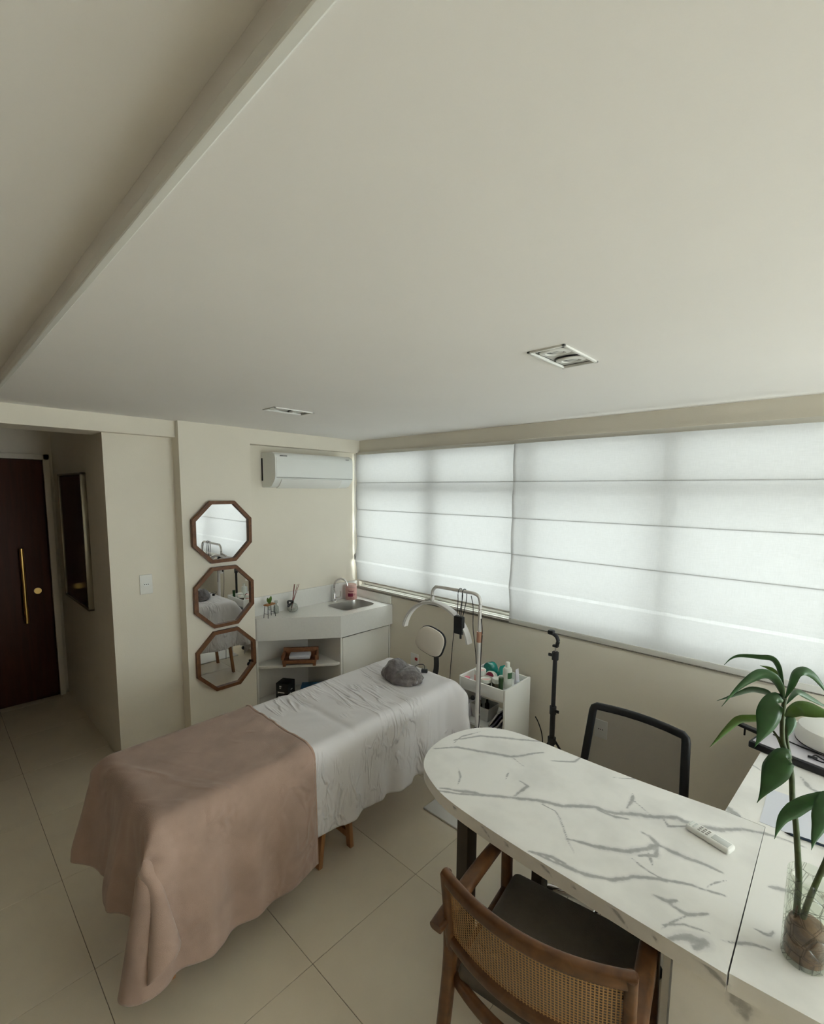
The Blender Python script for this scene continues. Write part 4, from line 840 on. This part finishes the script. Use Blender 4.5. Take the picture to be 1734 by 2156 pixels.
# ------------------------------------------------------------------ tripod light stand
SX, SY = -1.285, 2.70
t = thing('light_stand', 'black tripod stand with a phone clamp under the blinds', 'tripod', (SX, SY, 0))
b_ = nb(); cyl(b_, (0, 0, 0.06), (0, 0, 0.48), 0.0165, 14); obj('lower_tube', b_, 'black', t)
b_ = nb(); cyl(b_, (0, 0, 0.46), (0, 0, 0.865), 0.0135, 14); obj('upper_tube', b_, 'black', t)
for z in (0.475, 0.835):
    b_ = nb(); cyl(b_, (0, 0, z-0.025), (0, 0, z+0.025), 0.021, 14); k = obj('collar', b_, 'black', t)
    s = 1 if z < 0.6 else -1
    b_ = nb(); cyl(b_, (0, 0, z), (0.03*s, -0.01, z+0.003), 0.007, 8); box(b_, (0.03*s-0.012, -0.016, z-0.006), (0.03*s+0.016, -0.006, z+0.014), 0.004); obj('wing_knob', b_, 'black', k)
b_ = nb(); cyl(b_, (0, 0, 0.86), (0, 0, 0.895), 0.006, 10); obj('spigot', b_, 'steel', t)
b_ = nb(); box(b_, (-0.018, -0.014, 0.892), (0.018, 0.014, 0.908), 0.005); tube(b_, [(0.008, 0, 0.905), (0.014, 0, 0.935), (0.002, 0, 0.962), (-0.022, -0.004, 0.978)], 0.012, 10, 5); box(b_, (-0.052, -0.02, 0.968), (-0.012, 0.016, 0.998), 0.009, 2); obj('phone_clamp', b_, 'black', t)
for k in range(3):
    a = R(120*k-100); b_ = nb(); cyl(b_, (0.02*math.cos(a), 0.02*math.sin(a), 0.27), (0.19*math.cos(a), 0.19*math.sin(a), 0.006), 0.0075, 8); lg = obj('leg', b_, 'black', t)
    b_ = nb(); cyl(b_, (0.1*math.cos(a), 0.1*math.sin(a), 0.145), (0.012*math.cos(a), 0.012*math.sin(a), 0.09), 0.005, 8); obj('strut', b_, 'black', lg)
b_ = nb(); cyl(b_, (0, 0, 0.25), (0, 0, 0.29), 0.026, 14); obj('leg_hub', b_, 'black', t)
b_ = nb(); tube(b_, [(-1.49, 2.86, 0.30), (-1.46, 2.85, 0.27), (-1.425, 2.84, 0.20), (-1.415, 2.83, 0.10), (-1.44, 2.80, 0.008), (-1.40, 2.70, 0.006)], 0.004, 6, 8); tag(obj('black_cable', b_, 'black'), 'black cord on the wall between trolley and tripod', 'cord')

# ------------------------------------------------------------------ marble table and desk (printed veins as a distance field)
TT = 0.755
def pix_world(pts, axis, val):
    out = []
    Cw = np.array([0, 0, 1.875]); Mx = np.array([r2, d2, f_])
    for (a, b) in pts:
        px = 860+a/1.984; py = 1450+b/1.984
        dd = Mx.T @ np.array([(px-867)/976.13, (py-1136.77)/976.13, 1.0]); tt = (val-Cw[axis])/dd[axis]; out.append(Cw+tt*dd)
    return np.array(out)
VE = [([(105,250),(200,245),(300,262),(430,285),(500,275),(565,268)],7),([(430,285),(490,330)],2),([(190,215),(300,195),(400,205),(480,215),(590,222)],6),([(185,230),(220,200),(300,180)],3),
([(110,425),(200,437),(330,445),(430,455),(550,470),(640,490),(700,487),(780,495),(860,520),(950,525),(1040,535),(1120,540),(1200,570),(1300,590),(1400,590),(1490,605),(1560,625),(1650,660)],8),([(130,415),(230,428),(330,445)],6),
([(440,450),(460,430),(495,405),(465,385)],5),([(560,485),(610,510),(635,545),(650,590),(665,640),(690,690)],3),([(660,630),(740,650),(830,670),(920,680),(1000,670),(1040,650),(1010,620),(980,605)],8),([(1040,650),(1030,700),(960,700)],6),
([(1040,650),(1100,680),(1200,720),(1310,765)],7),([(500,680),(560,705),(640,738),(740,775),(850,795),(940,785),(1050,795),(1170,820),(1320,865)],6),([(500,680),(600,705),(650,730)],6),([(930,710),(980,750),(1060,795)],3),([(1000,690),(1020,740)],4),
([(1020,865),(1080,890),(1120,885)],6),([(1070,890),(1160,945),(1250,940)],5),([(1160,945),(1060,1005)],3),([(1090,1045),(1170,1040),(1230,1060),(1200,1085)],11),([(1060,990),(1150,985),(1250,1020)],3),([(915,500),(930,470),(935,440)],5),
([(205,400),(213,370),(205,330)],3),([(590,300),(690,303),(715,285)],4),([(1640,370),(1670,410),(1734,450)],7),([(1500,420),(1560,460),(1600,490)],7),([(1320,490),(1345,510),(1375,530)],11),([(1410,300),(1480,350)],3),([(1500,830),(1590,845)],6),([(1440,1000),(1500,1030),(1530,1015)],4),
([(780,500),(860,535),(920,545)],5),([(1060,540),(1085,575),(1180,575)],4),([(850,370),(920,375),(990,380)],2),([(410,380),(420,350)],3),([(1300,1050),(1400,1065),(1520,1090)],4),([(1620,520),(1680,560)],6),([(1240,830),(1330,800)],2),([(930,460),(1000,520)],2)]
VT = [(pix_world(p, 2, TT)[:, :2], max(0.0015, w*0.00070)) for p, w in VE]
VF = [([(270,545),(300,580),(340,640)],4),([(490,680),(540,720),(595,790)],5),([(810,870),(860,920),(915,1000)],6),([(1170,1095),(1250,1150),(1330,1240)],9),([(1340,1310),(1390,1370),(1400,1420)],18),([(170,505),(185,520)],7),([(395,645),(410,665)],6),([(675,820),(690,835)],7),([(1020,1030),(1030,1055)],6)]
VFW = [(pix_world(p, 1, 1.215)[:, [0, 2]], w*0.0006) for p, w in VF]
def vfield(pts, V):
    best = np.full(len(pts), 9.0)
    wob = np.array([[noise.noise(Vector((p[0]*14, p[1]*14, 1.7)))*0.006+noise.noise(Vector((p[0]*45, p[1]*45, 3.7)))*0.002, noise.noise(Vector((p[0]*14, p[1]*14, 8.7)))*0.006+noise.noise(Vector((p[0]*45, p[1]*45, 5.7)))*0.002] for p in pts])
    q = pts+wob
    for poly, w in V:
        n = len(poly)-1
        for i in range(n):
            a, b = poly[i], poly[i+1]; ab = b-a; tt = np.clip(((q-a)@ab)/(ab@ab), 0, 1)
            dd = np.linalg.norm(q-(a+tt[:, None]*ab), axis=1); s = (i+tt)/n; ww = w*(0.55+0.75*np.sin(np.pi*np.clip(s, 0.03, 0.97)))
            best = np.minimum(best, dd/ww)
    return best
def slab(poly, z0, z1, step):
    """fine-gridded slab: clipped grid on top, strips on the sides"""
    bm = nb(); vs = [bm.verts.new((p[0], p[1], z1)) for p in poly]; bm.faces.new(vs)
    xs = [p[0] for p in poly]; ys = [p[1] for p in poly]
    for k in range(1, int((max(xs)-min(xs))/step)+1): bmesh.ops.bisect_plane(bm, geom=bm.verts[:]+bm.edges[:]+bm.faces[:], plane_co=(min(xs)+k*step, 0, 0), plane_no=(1, 0, 0))
    for k in range(1, int((max(ys)-min(ys))/step)+1): bmesh.ops.bisect_plane(bm, geom=bm.verts[:]+bm.edges[:]+bm.faces[:], plane_co=(0, min(ys)+k*step, 0), plane_no=(0, 1, 0))
    bd = [e for e in bm.edges if e.is_boundary]; nz = 5
    prev = bd
    for k in range(nz):
        r = bmesh.ops.extrude_edge_only(bm, edges=prev); nv = [g for g in r['geom'] if isinstance(g, bmesh.types.BMVert)]; prev = [g for g in r['geom'] if isinstance(g, bmesh.types.BMEdge)]
        for v in nv: v.co.z -= (z1-z0)/nz
    bmesh.ops.contextual_create(bm, geom=prev)
    return bm
def set_vein(o, off):
    me = o.data; co = np.empty(len(me.vertices)*3); me.vertices.foreach_get('co', co); co = co.reshape(-1, 3)+np.array(off)
    top = co[:, 2] > TT-0.0008; val = np.full(len(co), 9.0)
    if top.any(): val[top] = vfield(co[top][:, :2], VT)
    if (~top).any(): val[~top] = vfield(co[~top][:, [0, 2]], VFW)
    a = me.attributes.new('vein', 'FLOAT', 'POINT'); a.data.foreach_set('value', val)
SEAM = -0.1225
edge = [(SEAM, 1.214), (-0.40, 1.216), (-0.66, 1.219), (-0.85, 1.229), (-1.0, 1.248), (-1.10, 1.285), (-1.18, 1.335), (-1.232, 1.41), (-1.256, 1.50), (-1.256, 1.60), (-1.226, 1.70), (-1.17, 1.775), (-1.09, 1.82), (-0.98, 1.838), (-0.757, 1.84), (-0.50, 1.85), (-0.238, 1.876), (SEAM, 1.876)]
e2 = [(p.x, p.y) for p in smooth_path([(a, b, 0) for a, b in edge[:-1]], 5)] + [edge[-1]]
t = thing('marble_table', 'white marble-look meeting table with rounded end on dark legs', 'table', (-0.65, 1.53, 0))
o = obj('tabletop', slab([(x+0.65, y-1.53) for x, y in e2], TT-0.048, TT, 0.0058), 'marble', t, 30); set_vein(o, (-0.65, 1.53, 0))
for x, y in ((-0.94, 1.31), (-0.86, 1.745)):
    obj('leg', B((x+0.65-0.024, y-1.53-0.03, 0.0), (x+0.65+0.024, y-1.53+0.03, TT-0.048), 0.002), 'legmetal', t)
obj('foot_rail', B((-0.94+0.65-0.024, 1.31-1.53, 0.0), (-0.94+0.65+0.024, 1.745-1.53, 0.03), 0.002), 'legmetal', t)
t = thing('marble_desk', 'marble-look corner desk joined to the meeting table, under the plant', 'desk', (0.2, 1.9, 0))
dk = [(SEAM+0.0035, 1.222), (0.62, 1.275), (0.62, 2.90), (-0.165, 2.90), (-0.236, 1.8785), (SEAM+0.0012, 1.8785)]
o = obj('desktop', slab([(x-0.2, y-1.9) for x, y in dk], TT-0.048, TT, 0.0085), 'marble', t, 30); set_vein(o, (0.2, 1.9, 0))
bm = nb(); n1, n2 = 60, 40; g = []
for j in range(n2+1): g.append([bm.verts.new((-0.236+0.84*i/n1-0.2, 1.232+0.055*i/n1-1.9, (TT-0.048)*j/n2)) for i in range(n1+1)])
for a, b in zip(g[:-1], g[1:]):
    for i in range(n1): bm.faces.new((a[i], a[i+1], b[i+1], b[i]))
r = bmesh.ops.extrude_face_region(bm, geom=bm.faces[:]); bmesh.ops.translate(bm, vec=(0, 0.018, 0), verts=[v for v in r['geom'] if isinstance(v, bmesh.types.BMVert)])
o = obj('front_panel', bm, 'marble', t, 30); set_vein(o, (0.2, 1.9, 0))
obj('pedestal_side', B((-0.262-0.2, 1.25-1.9, 0), (-0.244-0.2, 1.80-1.9, TT-0.049), 0.001), 'lam', t)
obj('end_panel', B((0.57-0.2, 1.35-1.9, 0), (0.60-0.2, 2.85-1.9, TT-0.049), 0.001), 'lam', t)

# remote control
t = thing('remote_control', 'white air conditioner remote control lying on the marble table', 'remote control', (-0.245, 1.678, TT+0.0005), R(-16))
obj('body', B((-0.068, -0.0225, 0), (0.066, 0.0225, 0.019), 0.007, 3), 'white', t)
obj('screen', B((0.008, -0.013, 0.0185), (0.058, 0.014, 0.0196), 0.0005), 'softgrey', t)
for i in range(3):
    for j in range(3): obj('button', B((-0.034+0.012*i, -0.013+0.010*j, 0.0185), (-0.026+0.012*i, -0.007+0.010*j, 0.0202), 0.0008), 'button', t)
for x in (-0.062, -0.050):
    obj('button', B((x, -0.013, 0.0185), (x+0.006, 0.013, 0.0202), 0.0008), 'softgrey', t)
# paper, pen
t = obj('paper_sheet', B((-0.14, 1.893, TT+0.0004), (0.09, 2.14, TT+0.0012)), 'paper'); tag(t, 'pale blue-white paper sheet on the desk behind the plant', 'paper')
t = thing('pen', 'slim dark pen lying along the edge of the paper', 'pen', (-0.072, 1.883, TT+0.0047), R(8)); b_ = nb(); cyl(b_, (0.015, 0, 0), (0.12, 0, 0), 0.0042, 10); obj('barrel', b_, 'pen', t); b_ = nb(); cyl(b_, (0.0, 0, 0), (0.015, 0, 0), 0.001, 10, 0.0042); obj('tip', b_, 'black', t); obj('clip', B((0.085, -0.001, 0.004), (0.118, 0.001, 0.0062)), 'chrome', t)
# dark-edged tray with white mat, round white device, cable, black bar
t = thing('desk_tray', 'dark-edged flat tray with white top at the window end of the desk', 'tray', (-0.0, 2.5, TT+0.0005), R(-13))
obj('rim', B((-0.225, -0.115, 0.0), (0.5, 0.20, 0.030), 0.006), 'black', t); obj('top_sheet', B((-0.213, -0.102, 0.0295), (0.488, 0.19, 0.0335), 0.001), 'lilac', t)
t = thing('round_white_device', 'round white device with cable standing at the back of the tray', 'device', (0.03, 2.60, TT+0.0345))
b_ = nb(); lathe(b_, [(0, 0), (0.10, 0.0), (0.128, 0.02), (0.135, 0.05), (0.12, 0.085), (0.08, 0.105), (0, 0.11)], seg=36); obj('shell', b_, 'white', t)
b_ = nb(); lathe(b_, [(0.1285, 0.018), (0.1295, 0.018), (0.1295, 0.022), (0.1285, 0.022)], seg=36); obj('base_ring', b_, 'black', t)
t = thing('black_cable', 'thin black cable coiled on the white tray top', 'cable', (0.0, 2.45, TT+0.036))
b_ = nb(); tube(b_, [(-0.17, 0.11, 0.003), (-0.08, 0.07, 0.003), (-0.03, 0.055, 0.003), (0.02, 0.045, 0.004), (0.035, 0.02, 0.010), (0.01, -0.005, 0.006), (-0.02, 0.02, 0.004), (-0.03, -0.01, 0.004), (0.0, -0.03, 0.006), (0.03, -0.025, 0.008), (0.09, -0.045, 0.006)], 0.0028, 6, 8); obj('cord', b_, 'black', t); b_ = nb(); cyl(b_, (-0.045, -0.012, 0.006), (-0.015, -0.01, 0.006), 0.005, 8); obj('connector', b_, 'black', t)
t = thing('black_bar', 'short black metal bar sticking out behind the desk tray', 'bar', (-0.30, 2.62, TT)); b_ = nb(); sweep(b_, [(-0.02, 0.03, 0.008), (0.12, -0.03, 0.008)], rrect(0.03, 0.016, 0.004, 2)); obj('bar', b_, 'black', t); b_ = nb(); cyl(b_, (0.02, 0.0, 0.0), (0.02, 0.0, -0.03), 0.004, 8); obj('prong', b_, 'black', t)

# ------------------------------------------------------------------ vase and plant
VX, VY = 0.004, 1.385
t = thing('glass_vase', 'tall crackled glass vase of brown water on the desk', 'vase', (VX, VY, TT+0.0005))
pf = [(0.0, 0.0), (0.041, 0.0), (0.044, 0.006), (0.0445, 0.10), (0.0455, 0.218), (0.043, 0.220), (0.0415, 0.218), (0.0405, 0.10), (0.040, 0.012), (0.0, 0.010)]
b_ = nb(); lathe(b_, pf, seg=44); obj('glass', b_, 'vase', t)
b_ = nb(); lathe(b_, [(0, 0.0105), (0.0395, 0.0125), (0.0400, 0.075), (0.034, 0.098), (0.018, 0.108), (0.0, 0.112)], seg=32); obj('gravel_water', b_, 'soil', t)
def px5(a, b, y): # crop pixel -> world point at depth y
    px = 1400+a/3.919; py = 1350+b/3.919; Mx = np.array([r2, d2, f_])
    dd = Mx.T @ np.array([(px-867)/976.13, (py-1136.77)/976.13, 1.0]); return np.array([0, 0, 1.875])+dd*(y/dd[1])
def chain(pts, y0, y1):
    n = len(pts)-1; return [Vector(px5(p[0], p[1], y0+(y1-y0)*i/max(1, n))) for i, p in enumerate(pts)]
t = thing('dracaena_plant', 'green leafy dracaena stems standing in the glass vase', 'plant', (VX, VY, TT+0.09))
off = Vector((VX, VY, TT+0.09))
def stemobj(pts, y0, y1, r, m='stem'):
    C = [p-off for p in chain(pts, y0, y1)]; b_ = nb(); P = smooth_path(C, 6); sweep(b_, P, circ(r, 10), up=(0, 1, 0), scale=[1.0-0.35*i/len(P) for i in range(len(P))]); return obj('stem', b_, m, t, 180)
s1 = stemobj([(1075,2330),(1085,2200),(1100,1990),(1095,1800),(1075,1500),(1050,1330),(1040,1100),(1010,950),(970,830),(965,640),(985,470)], 1.385, 1.40, 0.0072)
stemobj([(1120,2330),(1180,2150),(1260,1960),(1330,1800),(1400,1600),(1410,1400),(1370,1230)], 1.38, 1.36, 0.0066)
stemobj([(1030,970),(1005,820),(1000,700),(1010,600)], 1.405, 1.42, 0.004)
stemobj([(965,880),(930,800),(890,740)], 1.395, 1.40, 0.0035)
stemobj([(1090,2350),(1120,2250),(1105,2180)], 1.40, 1.40, 0.003, 'root'); stemobj([(1040,2360),(1070,2270),(1090,2180)], 1.37, 1.38, 0.003, 'root')
LV = [([(985,470),(955,300),(930,205),(880,145),(780,132),(620,120),(540,145),(485,195)],40,1.40,1.36,0,0.5),([(985,450),(930,320),(870,235),(780,200)],55,1.40,1.43,1,0.5),([(975,480),(930,360),(870,295),(780,280),(680,330),(570,420),(465,540)],80,1.39,1.30,0,0.6),
([(975,490),(880,470),(830,425),(720,405),(620,430),(500,470),(425,490)],48,1.40,1.50,0,0.9),([(972,500),(915,485),(870,560),(835,680),(790,780),(735,880)],165,1.39,1.33,0,0.2),([(965,650),(860,640),(700,640),(600,655),(500,740),(420,820),(365,875)],62,1.40,1.45,1,0.5),
([(1040,965),(990,950),(935,1030),(880,1130),(820,1230),(756,1335)],185,1.38,1.34,0,0.1),([(1370,1240),(1280,1290),(1160,1340),(1060,1400),(980,1460),(930,1550),(900,1635)],105,1.355,1.30,0,0.35),([(1370,1240),(1320,1290),(1290,1400),(1270,1520),(1230,1630),(1205,1725)],105,1.355,1.28,0,0.2),
([(985,480),(1040,360),(1080,265),(1150,242),(1230,290),(1309,390),(1380,500)],68,1.40,1.46,0,0.5),([(1000,520),(1050,445),(1100,418),(1200,470),(1309,530),(1400,560)],45,1.41,1.52,0,0.6),([(985,620),(1040,580),(1120,550),(1230,575),(1340,610),(1480,680)],115,1.39,1.32,1,0.35),([(1000,600),(1035,640),(1035,720),(1005,800)],70,1.40,1.36,0,0.3),
([(1370,1240),(1450,1150),(1540,1180),(1640,1300)],100,1.355,1.40,0,0.4),([(1370,1240),(1380,1120),(1430,1020),(1520,1000)],80,1.355,1.38,0,0.5)]
fwd = Vector(f_)
for pts, wpx, y0, y1, kind, roll in LV:
    C = smooth_path([p-off for p in chain(pts, y0, y1)], 5); n = len(C); bm = nb(); g = []; wm = wpx/3.919*1.08/976.13/2*1.08
    for i, c in enumerate(C):
        a = C[max(0, i-1)]; b = C[min(n-1, i+1)]; tv = (b-a).normalized(); view = (c+off-Vector((0, 0, 1.875))).normalized()
        s0 = tv.cross(view).normalized(); nn = s0.cross(tv).normalized(); s = (s0*math.cos(roll)+nn*math.sin(roll)); u = s.cross(tv).normalized()
        f = i/(n-1); w_ = 0.95*wm/max(0.45, math.cos(roll))*(math.sin(math.pi*min(1.0, f*0.95+0.04))**0.7)*min(1.0, ((1.0-f)/0.5)**0.75) + 0.0004
        if f < 0.12: w_ *= 0.45+0.55*f/0.12
        g.append([bm.verts.new(c+s*(w_*k)+u*(w_*0.22*abs(k))) for k in (-1, -0.5, 0, 0.5, 1)])
    for a, b in zip(g[:-1], g[1:]):
        for k in range(4): bm.faces.new((a[k], a[k+1], b[k+1], b[k]))
    lf = obj('leaf', bm, 'leaf2' if kind else 'leaf', t, 180); sd = lf.modifiers.new('thick', 'SOLIDIFY'); sd.thickness = 0.0008

# ------------------------------------------------------------------ office chair behind the table
t = thing('office_chair', 'black office chair with mesh back tucked behind the table', 'chair', (-0.640, 2.10, 0), R(-2))
wt, wb, zt_, zb_ = 0.203, 0.225, 0.828, 0.47
def backpt(u, v):   # u -1..1, v 0..1
    return Vector((u*(wb+(wt-wb)*v), 0.045+0.055*v+0.035*(1-u*u)-0.0, zb_+(zt_-zb_)*v+0.0))
path = []
for (u, v) in [(-1, 0.0), (-1, 0.25), (-1, 0.5), (-1, 0.75), (-1, 0.93), (-0.985, 0.975), (-0.93, 1.0), (-0.6, 1.0), (-0.3, 1.0), (0, 1.0), (0.3, 1.0), (0.6, 1.0), (0.93, 1.0), (0.985, 0.975), (1, 0.93), (1, 0.75), (1, 0.5), (1, 0.25), (1, 0.0), (0.93, -0.03), (0.5, -0.03), (0, -0.03), (-0.5, -0.03), (-0.93, -0.03)]: path.append(backpt(u, v))
b_ = nb(); sweep(b_, path, rrect(0.036, 0.022, 0.009, 3), up=(0, 1, 0), closed=True); obj('back_frame', b_, 'black', t)
bm = nb(); g = [[bm.verts.new(backpt(-0.97+1.94*i/16, 0.0+0.985*j/12)) for i in range(17)] for j in range(13)]
for a, b in zip(g[:-1], g[1:]):
    for i in range(16): bm.faces.new((a[i], a[i+1], b[i+1], b[i]))
obj('back_mesh', bm, 'chairmesh', t, 180)
obj('seat', B((-0.24, -0.42, 0.43), (0.24, 0.04, 0.49), 0.03, 3), 'blacksoft', t)
b_ = nb(); sweep(b_, smooth_path([(0, 0.075, 0.50), (0, 0.09, 0.46), (0, 0.06, 0.42), (0, -0.1, 0.415)], 5), rrect(0.06, 0.02, 0.006, 2), up=(0, 1, 0.3)); obj('back_support', b_, 'black', t)
b_ = nb(); cyl(b_, (0, -0.18, 0.08), (0, -0.18, 0.43), 0.025); obj('gas_lift', b_, 'black', t)
for k in range(5):
    a = R(72*k+54); b_ = nb(); cyl(b_, (0, -0.18, 0.09), (0.26*math.cos(a), -0.18+0.26*math.sin(a), 0.065), 0.02, 10, 0.014); bl = obj('base_leg', b_, 'chrome', t); b_ = nb(); lathe(b_, [(0, -0.026), (0.015, -0.022), (0.026, 0), (0.015, 0.022), (0, 0.026)], (0.26*math.cos(a), -0.18+0.26*math.sin(a), 0.0265), 14); obj('caster', b_, 'black', bl)

# ------------------------------------------------------------------ cane-back armchair in the foreground
t = thing('cane_armchair', 'walnut armchair with woven cane back facing the marble table', 'chair', (-0.542, 1.217, 0), R(8))
WC = 0.232
def cb(u, z):   # back surface
    lean = -0.195-0.05*((z-0.46)/0.34); return Vector((u*WC*(1.0+0.03*(z-0.6)), lean-0.055*(1-u*u), z))
ZT, ZM = 0.79, 0.575
b_ = nb(); sweep(b_, [cb(-1.06+2.12*i/20, ZT) for i in range(21)], rrect(0.026, 0.042, 0.011, 3)); obj('top_rail', b_, 'cwood', t)
b_ = nb(); sweep(b_, [cb(-1.0+2.0*i/20, ZM) for i in range(21)], rrect(0.024, 0.040, 0.010, 3)); obj('middle_rail', b_, 'cwood', t)
b_ = nb(); sweep(b_, [cb(-1.0+2.0*i/20, 0.43) for i in range(21)], rrect(0.022, 0.045, 0.009, 3)); obj('rear_seat_rail', b_, 'cwood', t)
for s in (-1, 1):
    b_ = nb(); sweep(b_, [cb(s*1.03, ZM-0.03), cb(s*1.03, 0.66), cb(s*1.03, ZT+0.012)], rrect(0.028, 0.034, 0.011, 3), up=(0, 1, 0)); obj('back_post', b_, 'cwood', t)
    b_ = nb(); P = smooth_path([(s*0.258, -0.265, 0.640), (s*0.252, -0.18, 0.648), (s*0.246, 0.0, 0.655), (s*0.243, 0.215, 0.640)], 6); sweep(b_, P, rrect(0.048, 0.030, 0.013, 4), scale=[0.85+0.15*math.sin(math.pi*i/len(P)) for i in range(len(P))]); obj('armrest', b_, 'cwood', t)
    b_ = nb(); sweep(b_, smooth_path([(s*0.243, 0.20, 0.650), (s*0.243, 0.203, 0.45), (s*0.250, 0.225, 0.0)], 6), rrect(0.036, 0.042, 0.013, 3), up=(0, 1, 0)); obj('front_leg', b_, 'cwood', t)
    b_ = nb(); sweep(b_, smooth_path([(s*0.248, -0.20, 0.65), (s*0.246, -0.205, 0.45), (s*0.26, -0.27, 0.0)], 6), rrect(0.036, 0.044, 0.013, 3), up=(0, 1, 0)); obj('rear_leg', b_, 'cwood', t)
    b_ = nb(); sweep(b_, [(s*0.244, -0.20, 0.415), (s*0.243, 0.20, 0.415)], rrect(0.024, 0.045, 0.006, 2)); obj('side_rail', b_, 'cwood', t)
b_ = nb(); sweep(b_, [(-0.24, 0.205, 0.415), (0.24, 0.205, 0.415)], rrect(0.024, 0.045, 0.006, 2)); obj('front_rail', b_, 'cwood', t)
bm = nb(); uvl = bm.loops.layers.uv.new('UVMap'); nu, nv = 24, 10; g = []
for j in range(nv+1): g.append([bm.verts.new(cb(-1.01+2.02*i/nu, ZM+(ZT-ZM)*j/nv)) for i in range(nu+1)])
for j in range(nv):
    for i in range(nu):
        f = bm.faces.new((g[j][i], g[j][i+1], g[j+1][i+1], g[j+1][i]))
        for lp, (a, b) in zip(f.loops, ((i, j), (i+1, j), (i+1, j+1), (i, j+1))): lp[uvl].uv = (2*WC*a/nu, (ZT-ZM)*b/nv)
obj('cane_panel', bm, 'cane', t, 180)
bm = nb(); box(bm, (-0.224, -0.205, 0.43), (0.224, 0.232, 0.485), 0.024, 4); obj('seat_cushion', bm, 'seatfab', t)
